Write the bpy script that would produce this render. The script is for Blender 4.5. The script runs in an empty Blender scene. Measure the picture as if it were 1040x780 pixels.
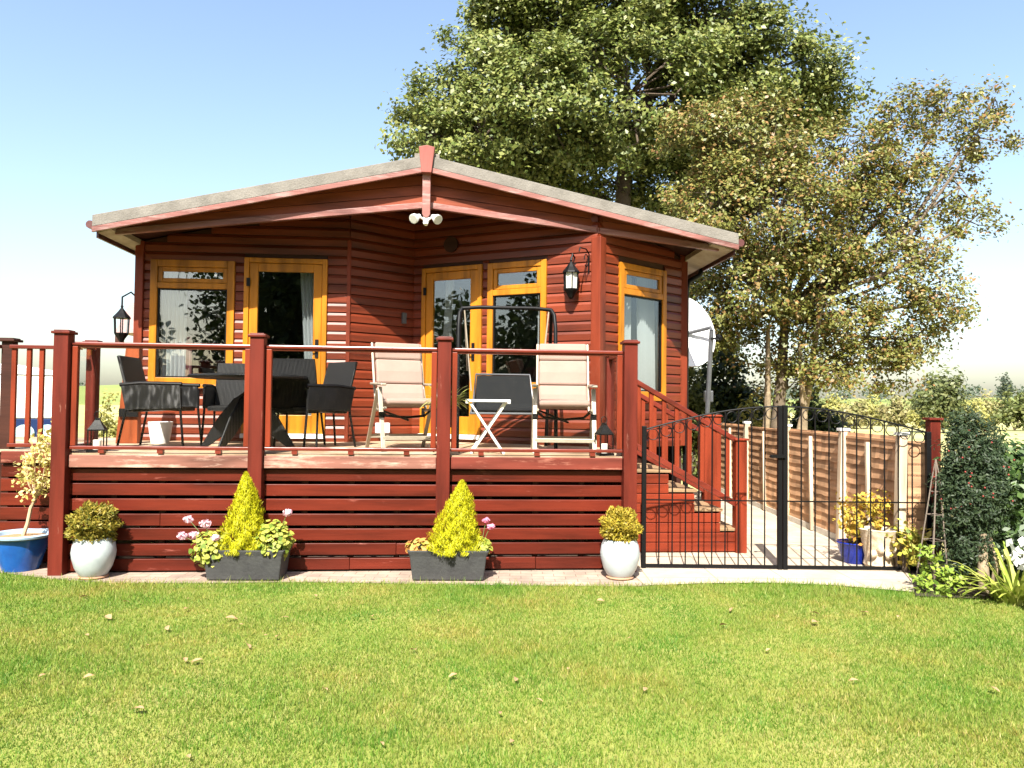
import bpy, math, random
import numpy as np
from math import radians, sin, cos, pi, tan
from mathutils import Vector, Matrix
S = bpy.context.scene
COL = S.collection
R = random.Random(7)
NR = np.random.default_rng(11)

# ------------------------------------------------------------------ camera
CH = 1.55
cam = bpy.data.objects.new('camera', bpy.data.cameras.new('camera')); COL.objects.link(cam)
cam.data.sensor_width = 36; cam.data.lens = 770/1040*36
cam.data.clip_start = .05; cam.data.clip_end = 6000
pit, rol = radians(1.6), radians(.65)
F = Vector((0, cos(pit), sin(pit))); R0 = Vector((1, 0, 0)); U0 = R0.cross(F)
Rt = R0*cos(rol)+U0*sin(rol); Up = U0*cos(rol)-R0*sin(rol)
m = Matrix((Rt, Up, -F)).transposed().to_4x4(); m.translation = (0, 0, CH)
cam.matrix_world = m
S.camera = cam
# ------------------------------------------------------------------ sky, sun, exposure
SUN_EL, SUN_AZ = 49, 9          # degrees; azimuth to the left of straight behind the camera
w = bpy.data.worlds.new('World'); S.world = w; w.use_nodes = True
nt = w.node_tree; nt.nodes.clear()
sky = nt.nodes.new('ShaderNodeTexSky'); sky.sky_type = 'NISHITA'; sky.sun_disc = False
sky.sun_elevation = radians(SUN_EL); sky.sun_rotation = radians(180+SUN_AZ)
sky.air_density = 1.15; sky.dust_density = 2.3; sky.ozone_density = .4
bg = nt.nodes.new('ShaderNodeBackground'); bg.inputs[1].default_value = .1
wo = nt.nodes.new('ShaderNodeOutputWorld')
nt.links.new(sky.outputs[0], bg.inputs[0]); nt.links.new(bg.outputs[0], wo.inputs[0])
sl = bpy.data.lights.new('sun', 'SUN'); sl.energy = 5; sl.angle = radians(.53); sl.color = (1, .95, .86)
so = bpy.data.objects.new('sun', sl); COL.objects.link(so)
sd = Vector((-sin(radians(SUN_AZ))*cos(radians(SUN_EL)), -cos(radians(SUN_AZ))*cos(radians(SUN_EL)), sin(radians(SUN_EL))))
so.rotation_euler = sd.to_track_quat('Z', 'Y').to_euler(); so.location = (0, -5, 20)
S.view_settings.view_transform = 'Standard'; S.view_settings.look = 'None'
S.view_settings.exposure = 1.58; S.view_settings.gamma = 1
S.cycles.max_bounces = 8; S.cycles.transparent_max_bounces = 24

# ------------------------------------------------------------------ frame of the lodge and its deck
TH = radians(4.35)
P0 = Vector((-4.03, 6.79, 0))
def W(u, v, z=0.): return Vector((P0.x+u*cos(TH)-v*sin(TH), P0.y+u*sin(TH)+v*cos(TH), z))

# ------------------------------------------------------------------ materials
def _mat(name):
    m = bpy.data.materials.new(name); m.use_nodes = True
    n = m.node_tree; b = n.nodes['Principled BSDF']
    return m, n, b
def nd(n, t, **k):
    x = n.nodes.new(t)
    for a, v in k.items():
        if a.startswith('i_'): x.inputs[a[2:].replace('_', ' ')].default_value = v
        else: setattr(x, a, v)
    return x
def ramp(n, cols):
    r = n.nodes.new('ShaderNodeValToRGB'); e = r.color_ramp.elements
    while len(e) < len(cols): e.new(.5)
    for i, c in enumerate(cols):
        p, c = c if len(c) == 2 else (i/(len(cols)-1), c)
        e[i].position = p; e[i].color = (*c, 1)
    return r
def mixc(n, fac, a, b, mode='MIX'):
    x = n.nodes.new('ShaderNodeMix'); x.data_type = 'RGBA'; x.blend_type = mode
    for s, v in ((0, fac), (6, a), (7, b)):
        if isinstance(v, (int, float)): x.inputs[s].default_value = v
        elif isinstance(v, tuple): x.inputs[s].default_value = (*v, 1)
        else: n.links.new(v, x.inputs[s])
    return x.outputs[2]
def coords(n, scale):
    tc = n.nodes.new('ShaderNodeTexCoord'); mp = n.nodes.new('ShaderNodeMapping')
    mp.inputs['Scale'].default_value = scale; n.links.new(tc.outputs['Object'], mp.inputs[0])
    return mp.outputs[0]
def bump(n, b, h, strength, dist=.01):
    bp = n.nodes.new('ShaderNodeBump'); bp.inputs['Strength'].default_value = strength; bp.inputs['Distance'].default_value = dist
    n.links.new(h, bp.inputs['Height']); n.links.new(bp.outputs[0], b.inputs['Normal'])
def wood(name, c1, c2, axis='h', rough=.45, wear=None, wearamt=.5, vary=.35, spec=.22):
    m, n, b = _mat(name)
    sc = (1.5, 1.5, 45) if axis == 'h' else (45, 45, 1.5)
    no = nd(n, 'ShaderNodeTexNoise', i_Scale=1.6, i_Detail=6, i_Roughness=.6); n.links.new(coords(n, sc), no.inputs['Vector'])
    col = mixc(n, no.outputs[0], c1, c2)
    bl = nd(n, 'ShaderNodeTexNoise', i_Scale=1.3, i_Detail=3); n.links.new(coords(n, (.9, .9, 7) if axis == 'h' else (7, 7, .9)), bl.inputs['Vector'])
    r0 = ramp(n, [(.3, (.55,)*3), (.5, (1.,)*3), (.72, (1.25,)*3)]); n.links.new(bl.outputs[0], r0.inputs[0])
    col = mixc(n, 1., col, r0.outputs[0], 'MULTIPLY')
    ge = n.nodes.new('ShaderNodeNewGeometry')
    r1 = ramp(n, [(1-vary,)*3, (1+vary,)*3]); n.links.new(ge.outputs['Random Per Island'], r1.inputs[0])
    col = mixc(n, 1., col, r1.outputs[0], 'MULTIPLY')
    if wear:
        wn = nd(n, 'ShaderNodeTexNoise', i_Scale=2.2, i_Detail=8, i_Roughness=.7)
        n.links.new(coords(n, (1, 1, 6) if axis == 'h' else (6, 6, 1)), wn.inputs['Vector'])
        r2 = ramp(n, [(.62-wearamt*.35, (0,)*3), (.78-wearamt*.2, (1,)*3)]); n.links.new(wn.outputs[0], r2.inputs[0])
        col = mixc(n, r2.outputs[0], col, wear)
    n.links.new(col, b.inputs['Base Color'])
    b.inputs['Roughness'].default_value = rough; b.inputs['Specular IOR Level'].default_value = spec
    bump(n, b, no.outputs[0], .35, .004)
    return m
def plain(name, c, rough=.5, metal=0., c2=None, nscale=8., bmp=.1, bscale=None, spec=.5, vary=0.):
    m, n, b = _mat(name)
    no = nd(n, 'ShaderNodeTexNoise', i_Scale=nscale, i_Detail=6, i_Roughness=.65); n.links.new(coords(n, (1, 1, 1)), no.inputs['Vector'])
    c2 = c2 or tuple(x*.8 for x in c)
    rr = ramp(n, [(.35, c), (.7, c2)]); n.links.new(no.outputs[0], rr.inputs[0]); col = rr.outputs[0]
    if vary:
        ge = n.nodes.new('ShaderNodeNewGeometry'); r1 = ramp(n, [(1-vary,)*3, (1+vary,)*3])
        n.links.new(ge.outputs['Random Per Island'], r1.inputs[0]); col = mixc(n, 1., col, r1.outputs[0], 'MULTIPLY')
    n.links.new(col, b.inputs['Base Color'])
    b.inputs['Roughness'].default_value = rough; b.inputs['Metallic'].default_value = metal; b.inputs['Specular IOR Level'].default_value = spec
    if bmp:
        n2 = nd(n, 'ShaderNodeTexNoise', i_Scale=bscale or nscale*6, i_Detail=4); n.links.new(coords(n, (1, 1, 1)), n2.inputs['Vector'])
        bump(n, b, n2.outputs[0], bmp, .01)
    return m
def leaf(name, cols, trans=.35, rough=.5, spec=.3):
    m, n, b = _mat(name)
    ge = n.nodes.new('ShaderNodeNewGeometry'); r = ramp(n, cols); n.links.new(ge.outputs['Random Per Island'], r.inputs[0])
    n.links.new(r.outputs[0], b.inputs['Base Color']); b.inputs['Roughness'].default_value = rough; b.inputs['Specular IOR Level'].default_value = spec
    t = n.nodes.new('ShaderNodeBsdfTranslucent'); n.links.new(r.outputs[0], t.inputs[0])
    mx = n.nodes.new('ShaderNodeMixShader'); mx.inputs[0].default_value = trans
    n.links.new(b.outputs[0], mx.inputs[1]); n.links.new(t.outputs[0], mx.inputs[2])
    n.links.new(mx.outputs[0], n.nodes['Material Output'].inputs[0])
    return m
def glass(name, ior=1.7, tint=(.93, .96, .95), wob=0.):
    m, n, b = _mat(name); n.nodes.remove(b)
    tr = n.nodes.new('ShaderNodeBsdfTransparent'); tr.inputs[0].default_value = (*tint, 1)
    gl = n.nodes.new('ShaderNodeBsdfGlossy'); gl.inputs['Roughness'].default_value = .0
    lw = n.nodes.new('ShaderNodeLayerWeight'); lw.inputs[0].default_value = .5
    pw = nd(n, 'ShaderNodeMath', operation='POWER'); n.links.new(lw.outputs['Facing'], pw.inputs[0]); pw.inputs[1].default_value = 4.
    fr = nd(n, 'ShaderNodeMapRange'); n.links.new(pw.outputs[0], fr.inputs[0]); fr.inputs[3].default_value = ior; fr.inputs[4].default_value = .9
    mx = n.nodes.new('ShaderNodeMixShader'); n.links.new(fr.outputs[0], mx.inputs[0])
    n.links.new(tr.outputs[0], mx.inputs[1]); n.links.new(gl.outputs[0], mx.inputs[2])
    n.links.new(mx.outputs[0], n.nodes['Material Output'].inputs[0])
    if wob:
        no = nd(n, 'ShaderNodeTexNoise', i_Scale=2.5, i_Detail=2); n.links.new(coords(n, (1, 1, 1)), no.inputs['Vector'])
        bp = n.nodes.new('ShaderNodeBump'); bp.inputs['Strength'].default_value = wob; bp.inputs['Distance'].default_value = .02
        n.links.new(no.outputs[0], bp.inputs['Height']); n.links.new(bp.outputs[0], gl.inputs['Normal'])
    return m
M = {}
M['wall'] = wood('wall_wood', (.17, .029, .0088), (.1, .0155, .0052), 'h', .43, vary=.2, spec=.36)
M['trim'] = wood('trim_wood', (.18, .032, .012), (.125, .02, .008), 'v', .45, vary=.08)
M['skirt'] = wood('skirt_wood', (.112, .0155, .0068), (.064, .0082, .0042), 'h', .42, wear=(.36, .12, .09), wearamt=.02, vary=.25)
M['post'] = wood('post_wood', (.125, .019, .011), (.09, .0125, .007), 'v', .45, wear=(.4, .2, .15), wearamt=.0, vary=.12)
M['rail'] = wood('rail_wood', (.16, .024, .014), (.115, .016, .009), 'h', .3, spec=.5, vary=.1)
M['balus'] = wood('baluster_wood', (.21, .035, .014), (.15, .022, .009), 'v', .4, vary=.18)
M['fascia'] = wood('deck_fascia_wood', (.26, .12, .09), (.18, .07, .05), 'h', .6, wear=(.55, .38, .3), wearamt=.35, vary=.15)
M['fascia_red'] = wood('deck_fascia_red_wood', (.17, .036, .022), (.13, .024, .016), 'h', .55, wear=(.45, .2, .14), wearamt=.12, vary=.15)
M['deck'] = wood('deck_boards', (.36, .25, .16), (.25, .17, .1), 'h', .7, wear=(.42, .36, .28), wearamt=.4, vary=.15)
M['tread'] = wood('tread_boards', (.3, .2, .11), (.2, .12, .065), 'h', .75, vary=.1)
M['oak'] = wood('oak_frame', (.43, .165, .011), (.34, .122, .008), 'v', .38, vary=.06)
M['verge'] = plain('verge_felt', (.19, .175, .155), .95, c2=(.12, .11, .095), nscale=5, bmp=.6, bscale=60)
M['shingle'] = plain('roof_shingle', (.2, .18, .15), .95, c2=(.12, .11, .1), nscale=6, bmp=.5)
M['barge'] = wood('barge_trim', (.25, .11, .095), (.17, .065, .055), 'h', .5, wear=(.34, .23, .21), wearamt=.3, vary=.05)
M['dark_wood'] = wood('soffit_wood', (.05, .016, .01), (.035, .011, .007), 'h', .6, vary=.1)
M['soffit'] = plain('soffit_board', (.4, .34, .27), .8, c2=(.2, .15, .1), nscale=3)
M['glass'] = glass('window_glass', .12, (.9, .93, .92), .05)
M['clear'] = glass('balustrade_glass', .003, (.985, .99, .985))
M['net'] = leaf('net_curtain', [(.75, .76, .78), (.8, .81, .83)], .5, .9)
M['pink'] = leaf('pink_drape', [(.5, .22, .24), (.55, .27, .28)], .2, .9)
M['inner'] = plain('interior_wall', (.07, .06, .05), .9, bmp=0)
M['black'] = plain('black_metal', (.0045, .0045, .005), .5, .0, bmp=.05, spec=.18)
M['rattan'] = None
M['pot_white'] = plain('white_glaze', (.43, .475, .485), .3, c2=(.36, .41, .425), nscale=14, bmp=.12, bscale=120)
M['pot_blue'] = plain('blue_glaze', (.012, .1, .38), .15, c2=(.008, .06, .26), nscale=5, bmp=.05)
M['pot_rim'] = plain('pale_blue_glaze', (.35, .47, .6), .2, c2=(.25, .38, .52), nscale=6, bmp=.05)
M['navy'] = plain('navy_glaze', (.006, .02, .22), .15, c2=(.004, .012, .13), nscale=5, bmp=.05)
M['trough'] = plain('dark_planter_clay', (.04, .041, .04), .75, c2=(.024, .024, .025), nscale=9, bmp=.35, bscale=35)
M['soil'] = plain('soil', (.03, .02, .012), .95, nscale=30, bmp=.6)
M['terracotta'] = plain('terracotta', (.36, .2, .12), .85, nscale=12)
M['alu'] = plain('champagne_aluminium', (.36, .31, .24), .4, .2, bmp=.02)
M['grey_metal'] = plain('grey_steel', (.11, .115, .125), .4, .4, bmp=.02)
M['cushion'] = plain('pink_cushion', (.285, .19, .155), .85, c2=(.25, .165, .133), nscale=4, bmp=.3, bscale=220)
M['sling'] = plain('black_sling', (.009, .01, .011), .8, spec=.15, nscale=6, bmp=.4, bscale=200)
M['white'] = plain('white_paint', (.8, .8, .78), .45, c2=(.75, .75, .73), bmp=.03)
M['dish'] = plain('dish_white', (.74, .75, .75), .5, c2=(.68, .69, .7), bmp=0)
M['frost'] = plain('frosted_lamp_glass', (.6, .6, .54), .25, bmp=0)
M['candle'] = plain('candle_wax', (.75, .72, .62), .5, bmp=0)
M['stone'] = plain('cream_stone', (.62, .54, .42), .85, c2=(.36, .24, .13), nscale=13, bmp=.7, bscale=22)
M['bark'] = plain('bark', (.11, .08, .055), .95, c2=(.05, .036, .025), nscale=10, bmp=.8, bscale=25)
M['bark_pale'] = plain('pale_bark', (.3, .23, .15), .95, c2=(.16, .12, .08), nscale=10, bmp=.8, bscale=25)
M['bark_mid'] = plain('grey_bark', (.14, .105, .07), .95, c2=(.07, .052, .036), nscale=10, bmp=.8, bscale=25)
M['fence'] = wood('lap_fence', (.5, .3, .17), (.38, .21, .11), 'h', .8, vary=.3)
M['fpost'] = wood('pale_fence_post', (.62, .5, .36), (.5, .38, .26), 'v', .8, vary=.1)
M['concrete'] = plain('concrete_post', (.55, .51, .44), .9, c2=(.42, .38, .32), nscale=9, bmp=.3)
M['stem'] = plain('green_stem', (.1, .14, .04), .6, bmp=0)
M['rust'] = plain('rusty_wire', (.2, .16, .13), .7, .3, nscale=30)

# ------------------------------------------------------------------ mesh builder
class MB:
    def __init__(s): s.v = []; s.f = []
    def add(s, vs, fs):
        o = len(s.v); s.v += [tuple(p) for p in vs]; s.f += [tuple(i+o for i in f) for f in fs]; return s
    def box(s, c, size, rz=0., mat=None):
        x, y, z = [a/2 for a in size]
        vs = [Vector((a*x, b*y, d*z)) for a in (-1, 1) for b in (-1, 1) for d in (-1, 1)]
        if mat is not None: vs = [mat @ p for p in vs]
        if rz: q = Matrix.Rotation(rz, 3, 'Z'); vs = [q @ p for p in vs]
        c = Vector(c)
        return s.add([p+c for p in vs], [(0, 1, 3, 2), (4, 6, 7, 5), (0, 4, 5, 1), (2, 3, 7, 6), (0, 2, 6, 4), (1, 5, 7, 3)])
    def bar(s, p, q, w, h, up=(0, 0, 1)):
        p = Vector(p); q = Vector(q); d = q-p; L = d.length; d.normalize(); up = Vector(up)
        x = d.cross(up)
        if x.length < 1e-4: x = d.cross(Vector((0, 1, 0)))
        x.normalize(); y = x.cross(d)
        return s.box((p+q)/2, (w, L, h), 0, Matrix((x, d, y)).transposed())
    def tube(s, pts, r, n=8, caps=True):
        pts = [Vector(p) for p in pts]; k = len(pts)
        rs = r if isinstance(r, (list, tuple)) else [r]*k
        o = len(s.v); prev = None
        for i, p in enumerate(pts):
            d = (pts[min(i+1, k-1)]-pts[max(i-1, 0)]).normalized()
            if prev is None:
                a = d.cross(Vector((0, 0, 1)))
                if a.length < .01: a = d.cross(Vector((1, 0, 0)))
            else: a = prev-d*prev.dot(d)
            a.normalize(); prev = a; b = d.cross(a)
            for j in range(n):
                t = 2*pi*j/n; s.v.append(tuple(p+(a*cos(t)+b*sin(t))*rs[i]))
        for i in range(k-1):
            for j in range(n):
                s.f.append((o+i*n+j, o+i*n+(j+1) % n, o+(i+1)*n+(j+1) % n, o+(i+1)*n+j))
        if caps: s.f.append(tuple(o+j for j in reversed(range(n)))); s.f.append(tuple(o+(k-1)*n+j for j in range(n)))
        return s
    def lathe(s, prof, c=(0, 0, 0), n=28, sx=1., sy=1.):
        o = len(s.v); c = Vector(c)
        for r, z in prof:
            for j in range(n):
                t = 2*pi*j/n; s.v.append((c.x+r*cos(t)*sx, c.y+r*sin(t)*sy, c.z+z))
        for i in range(len(prof)-1):
            for j in range(n): s.f.append((o+i*n+j, o+i*n+(j+1) % n, o+(i+1)*n+(j+1) % n, o+(i+1)*n+j))
        s.f.append(tuple(o+j for j in reversed(range(n)))); s.f.append(tuple(o+(len(prof)-1)*n+j for j in range(n)))
        return s
    def prism(s, poly, a, b):
        """poly: points as Vector; extrude by vector from offset a to offset b"""
        a = Vector(a); b = Vector(b); k = len(poly); P = [Vector(p) for p in poly]
        return s.add([p+a for p in P]+[p+b for p in P],
                     [tuple(reversed(range(k))), tuple(range(k, 2*k))]+[(i, (i+1) % k, k+(i+1) % k, k+i) for i in range(k)])
    def build(s, name, mat, parent=None, smooth=False, bev=0., loc=None, sub=0):
        me = bpy.data.meshes.new(name); me.from_pydata(s.v, [], s.f); me.update()
        o = bpy.data.objects.new(name, me); COL.objects.link(o); me.materials.append(M[mat] if isinstance(mat, str) else mat)
        if parent: o.parent = parent
        if loc is not None: o.location = loc
        if smooth:
            me.polygons.foreach_set('use_smooth', [True]*len(me.polygons))
            try: me.set_sharp_from_angle(angle=radians(45))
            except Exception: pass
        if bev:
            b = o.modifiers.new('bevel', 'BEVEL'); b.width = bev; b.segments = 2; b.limit_method = 'ANGLE'; b.angle_limit = radians(40)
        if sub:
            q = o.modifiers.new('sub', 'SUBSURF'); q.levels = sub; q.render_levels = sub
        return o
def mesh_np(name, V, k, mat, parent=None, loc=None):
    """faces of k consecutive vertices each"""
    V = np.asarray(V, np.float32).reshape(-1, 3); n = len(V)//k
    me = bpy.data.meshes.new(name); me.vertices.add(len(V)); me.vertices.foreach_set('co', V.ravel())
    me.loops.add(n*k); me.loops.foreach_set('vertex_index', np.arange(n*k, dtype=np.int32))
    me.polygons.add(n); me.polygons.foreach_set('loop_start', np.arange(0, n*k, k, dtype=np.int32))
    me.update(calc_edges=True)
    o = bpy.data.objects.new(name, me); COL.objects.link(o); me.materials.append(M[mat] if isinstance(mat, str) else mat)
    if parent: o.parent = parent
    if loc is not None: o.location = loc
    return o
def unit(a): return a/np.maximum(np.linalg.norm(a, axis=-1, keepdims=True), 1e-9)
def cards(C, N, L, Wd, T=None, fold=.0):
    C = np.asarray(C, float); n = len(C); N = unit(np.asarray(N, float))
    T = NR.normal(size=(n, 3)) if T is None else np.asarray(T, float)
    T = unit(T-N*(T*N).sum(1, keepdims=True)); B = np.cross(N, T)
    L = np.broadcast_to(L, (n,))[:, None]; Wd = np.broadcast_to(Wd, (n,))[:, None]
    a = C-T*L*.5; b = C+B*Wd*.5+T*L*.06+N*fold*Wd; c = C+T*L*.5; d = C-B*Wd*.5+T*L*.06+N*fold*Wd
    return np.stack([a, b, c, d], 1).reshape(-1, 3)

def tag(o, label=None, cat=None, group=None, kind=None):
    if label: o['label'] = label
    if cat: o['category'] = cat
    if group: o['group'] = group
    if kind: o['kind'] = kind
    return o
def empty(name, loc, rz=0., label=None, cat=None, group=None):
    o = bpy.data.objects.new(name, None); COL.objects.link(o); o.location = loc; o.rotation_euler = (0, 0, rz); o.empty_display_size = .2
    return tag(o, label, cat, group)
def copy_tree(o, parent=None, label=None):
    c = o.copy(); COL.objects.link(c)
    if parent: c.parent = parent
    if label: c['label'] = label
    for ch in list(o.children): copy_tree(ch, c)
    return c

# ================================================================== GROUND
def patch_mat(name, cols, scale, rough=.95, b=.3, bs=200):
    m, n, bs_ = _mat(name)
    no = nd(n, 'ShaderNodeTexNoise', i_Scale=scale, i_Detail=8, i_Roughness=.65); n.links.new(coords(n, (1, 1, 1)), no.inputs['Vector'])
    r = ramp(n, cols); n.links.new(no.outputs[0], r.inputs[0]); n.links.new(r.outputs[0], bs_.inputs['Base Color'])
    bs_.inputs['Roughness'].default_value = rough; bs_.inputs['Specular IOR Level'].default_value = .1
    n2 = nd(n, 'ShaderNodeTexNoise', i_Scale=bs, i_Detail=4); n.links.new(coords(n, (1, 1, 1)), n2.inputs['Vector']); bump(n, bs_, n2.outputs[0], b, .02)
    return m
M['field'] = patch_mat('field_grass', [(.3, (.30, .3, .10)), (.5, (.42, .38, .17)), (.7, (.24, .27, .08))], .06)
M['lawn'] = patch_mat('lawn_soil_grass', [(.3, (.13, .17, .03)), (.5, (.2, .22, .05)), (.7, (.26, .24, .08))], .9)
g = MB().add([(-2500, -200, 0), (2500, -200, 0), (2500, 2600, 0), (-2500, 2600, 0)], [(0, 1, 2, 3)]).build('field', 'field', loc=(0, 0, -.02))
tag(g, kind='structure')
# lawn edge, world x,y of the border with the paving
EDGE = [(-9, 7.3), (-5.5, 7.0), (-4.6, 6.86), (-3.95, 6.62), (-3.41, 6.5), (-2.5, 6.53), (-1.86, 6.61), (-.9, 6.6), (.02, 6.58), (1.12, 6.6), (1.7, 6.72), (2.3, 6.77), (2.8, 6.71), (3.4, 6.5), (3.62, 6.38), (4.2, 6.2), (5.2, 6.15), (9, 6.2)]
ex, ey = np.array([e[0] for e in EDGE]), np.array([e[1] for e in EDGE])
def edge_y(x): return np.interp(x, ex, ey)
pts = [(-12, -8), (12, -8)]+[(x, y) for x, y in reversed([(-12, 7.4)]+EDGE+[(12, 6.3)])]
lawn = MB().add([(x, y, 0) for x, y in pts], [tuple(range(len(pts)))]).build('lawn', 'lawn'); tag(lawn, kind='structure')
# paving
def paving_mat():
    m, n, b = _mat('block_paving')
    br = n.nodes.new('ShaderNodeTexBrick'); br.inputs['Scale'].default_value = 1.; br.inputs['Brick Width'].default_value = .2; br.inputs['Row Height'].default_value = .1
    br.inputs['Mortar Size'].default_value = .004; br.inputs['Color1'].default_value = (.34, .26, .2, 1); br.inputs['Color2'].default_value = (.27, .2, .16, 1); br.inputs['Mortar'].default_value = (.16, .12, .09, 1)
    n.links.new(coords(n, (1, 1, 1)), br.inputs[0])
    no = nd(n, 'ShaderNodeTexNoise', i_Scale=4., i_Detail=6); n.links.new(coords(n, (1, 1, 1)), no.inputs['Vector'])
    r = ramp(n, [(.3, (.65,)*3), (.7, (1.15,)*3)]); n.links.new(no.outputs[0], r.inputs[0])
    n.links.new(mixc(n, 1., br.outputs[0], r.outputs[0], 'MULTIPLY'), b.inputs['Base Color']); b.inputs['Roughness'].default_value = .9
    bump(n, b, br.outputs['Fac'], -.4, .005); return m
M['paving'] = paving_mat()
def slab_mat():
    m, n, b = _mat('concrete_slabs')
    br = n.nodes.new('ShaderNodeTexBrick'); br.inputs['Scale'].default_value = 1.; br.inputs['Brick Width'].default_value = .62; br.inputs['Row Height'].default_value = .46; br.offset = .0
    br.inputs['Mortar Size'].default_value = .006; br.inputs['Color1'].default_value = (.42, .35, .27, 1); br.inputs['Color2'].default_value = (.37, .31, .23, 1); br.inputs['Mortar'].default_value = (.24, .2, .14, 1)
    n.links.new(coords(n, (1, 1, 1)), br.inputs[0])
    no = nd(n, 'ShaderNodeTexNoise', i_Scale=3., i_Detail=8, i_Roughness=.7); n.links.new(coords(n, (1, 1, 1)), no.inputs['Vector'])
    r = ramp(n, [(.3, (.7,)*3), (.7, (1.15,)*3)]); n.links.new(no.outputs[0], r.inputs[0])
    n.links.new(mixc(n, 1., br.outputs[0], r.outputs[0], 'MULTIPLY'), b.inputs['Base Color']); b.inputs['Roughness'].default_value = .9
    bump(n, b, no.outputs[0], .3, .01); return m
M['slab'] = slab_mat()
xs_ = np.linspace(-7.0, 1.2, 60); c_, d_ = W(5.25, 1.0), W(-3, 1.0)
pv = MB().add([(x, float(edge_y(x))-.03, 0) for x in xs_]+[(*c_.xy, 0), (*d_.xy, 0)], [tuple(range(62))]).build('paving', 'paving', loc=(0, 0, .006)); tag(pv, kind='structure')
xs_ = np.linspace(1.17, 3.72, 30)
pa = MB().add([(x, float(edge_y(x))-.03, 0) for x in xs_]+[(3.95, 14, 0), (*W(5.0, 7).xy, 0)], [tuple(range(32))]).build('path', 'slab', loc=(0, 0, .011)); tag(pa, kind='structure')
kerb = MB().add([(3.35, 6.3, 0), (4.9, 6.1, 0), (9, 6.0, 0), (9, 8.2, 0), (3.95, 8.2, 0), (3.78, 7.2, 0)], [tuple(range(6))]).build('flower_bed', 'soil', loc=(0, 0, .016)); tag(kerb, kind='structure')

# ================================================================== LODGE
lodge = empty('lodge', W(0, 0, 0), TH, 'red brown timber holiday lodge with low pitched roof and oak framed windows behind the deck', 'lodge')
UC = 3.16
def under(u): return 3.38+.218*((u+.45) if u < UC else (2*UC+.45-u))
VF = 1.45                    # front of the roof
class Wall:
    def __init__(s, a, b):
        s.a = Vector((*a, 0)); d = Vector((*b, 0))-s.a; s.L = d.length; s.d = d.normalized(); s.n = Vector((s.d.y, -s.d.x, 0)); s.rz = math.atan2(s.d.y, s.d.x)
    def P(s, t, n, z): return s.a+s.d*t+s.n*n+Vector((0, 0, z))
    def box(s, mb, t0, t1, n0, n1, z0, z1): mb.box(s.P((t0+t1)/2, (n0+n1)/2, (z0+z1)/2), (abs(t1-t0), abs(n1-n0), z1-z0), s.rz)
PITCH = .115
def build_wall(wl, ops, zb=1.05):
    bk = MB(); bd = MB()
    cuts = sorted(set([0, wl.L]+[o[0] for o in ops]+[o[1] for o in ops]))
    for t0, t1 in zip(cuts, cuts[1:]):
        tm = (t0+t1)/2; o = [q for q in ops if q[0] < tm < q[1]]
        ua, ub = wl.P(t0, 0, 0).x, wl.P(t1, 0, 0).x
        za, zc = under(ua)+.05, under(ub)+.05
        sl_ = [(zb, None)] if not o else [(zb, o[0][2]), (o[0][3], None)]
        for lo, hi in sl_:
            poly = [wl.P(t0, 0, lo), wl.P(t1, 0, lo), wl.P(t1, 0, hi or zc), wl.P(t0, 0, hi or za)]
            bk.prism(poly, wl.n*-.08, wl.n*-.002)
    k = 0
    while True:
        z0 = zb+k*PITCH; z1 = z0+PITCH; k += 1
        if z0 > 4.2: break
        st = .05; N = int(round(wl.L/st)); ok = []
        bl = [q for q in ops if min(z1, q[3])-max(z0, q[2]) > .3*PITCH]
        edges = sorted(set([0, wl.L]+[e for q in bl for e in q[:2]]))
        for t0, t1 in zip(edges, edges[1:]):
            tm = (t0+t1)/2
            if any(q[0] < tm < q[1] for q in bl): continue
            ss = [t for t in np.linspace(t0, t1, max(2, int((t1-t0)/.05))) if under(wl.P(t, 0, 0).x)+.04 > z0+.5*PITCH]
            if len(ss) < 2: continue
            a, b = ss[0], ss[-1]
            prof = [(0, z0+.003), (.019, z0+.003), (.022, z1-.04), (.004, z1-.004), (0, z1-.004)]
            bd.prism([wl.P(a, n, z) for n, z in prof], wl.d*0, wl.d*(b-a))
    p = bd.build('wall', 'wall', lodge)
    bk.build('backing', 'dark_wood', p)
    return p
def frame_ring(wl, mb, t0, t1, z0, z1, w, n0, n1):
    wl.box(mb, t0, t0+w, n0, n1, z0, z1); wl.box(mb, t1-w, t1, n0, n1, z0, z1)
    wl.box(mb, t0+w, t1-w, n0, n1-.001, z1-w, z1); wl.box(mb, t0+w, t1-w, n0, n1-.001, z0, z0+w)
def curtain(wl, name, mat, t0, t1, z0, z1, n, parent, tilt=0., folds=9, amp=.025):
    mb = MB(); N = folds*6; vs = []
    for i in range(N+1):
        f = i/N
        for j in range(9):
            g_ = j/8; t = t0+(t1-t0)*f*(1-.0*g_)+tilt*(1-g_)*(1 if tilt > 0 else 1)
            vs.append(wl.P(t, n-amp*sin(f*folds*2*pi+.6*sin(3*g_)), z0+(z1-z0)*g_))
    fs = [(i*9+j, (i+1)*9+j, (i+1)*9+j+1, i*9+j+1) for i in range(N) for j in range(8)]
    return mb.add(vs, fs).build(name, mat, parent, smooth=True)
def pane(wl, t0, t1, z0, z1, n, parent):
    mb = MB(); wl.box(mb, t0, t1, n-.006, n, z0, z1); return mb.build('pane', 'glass', parent)
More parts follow.
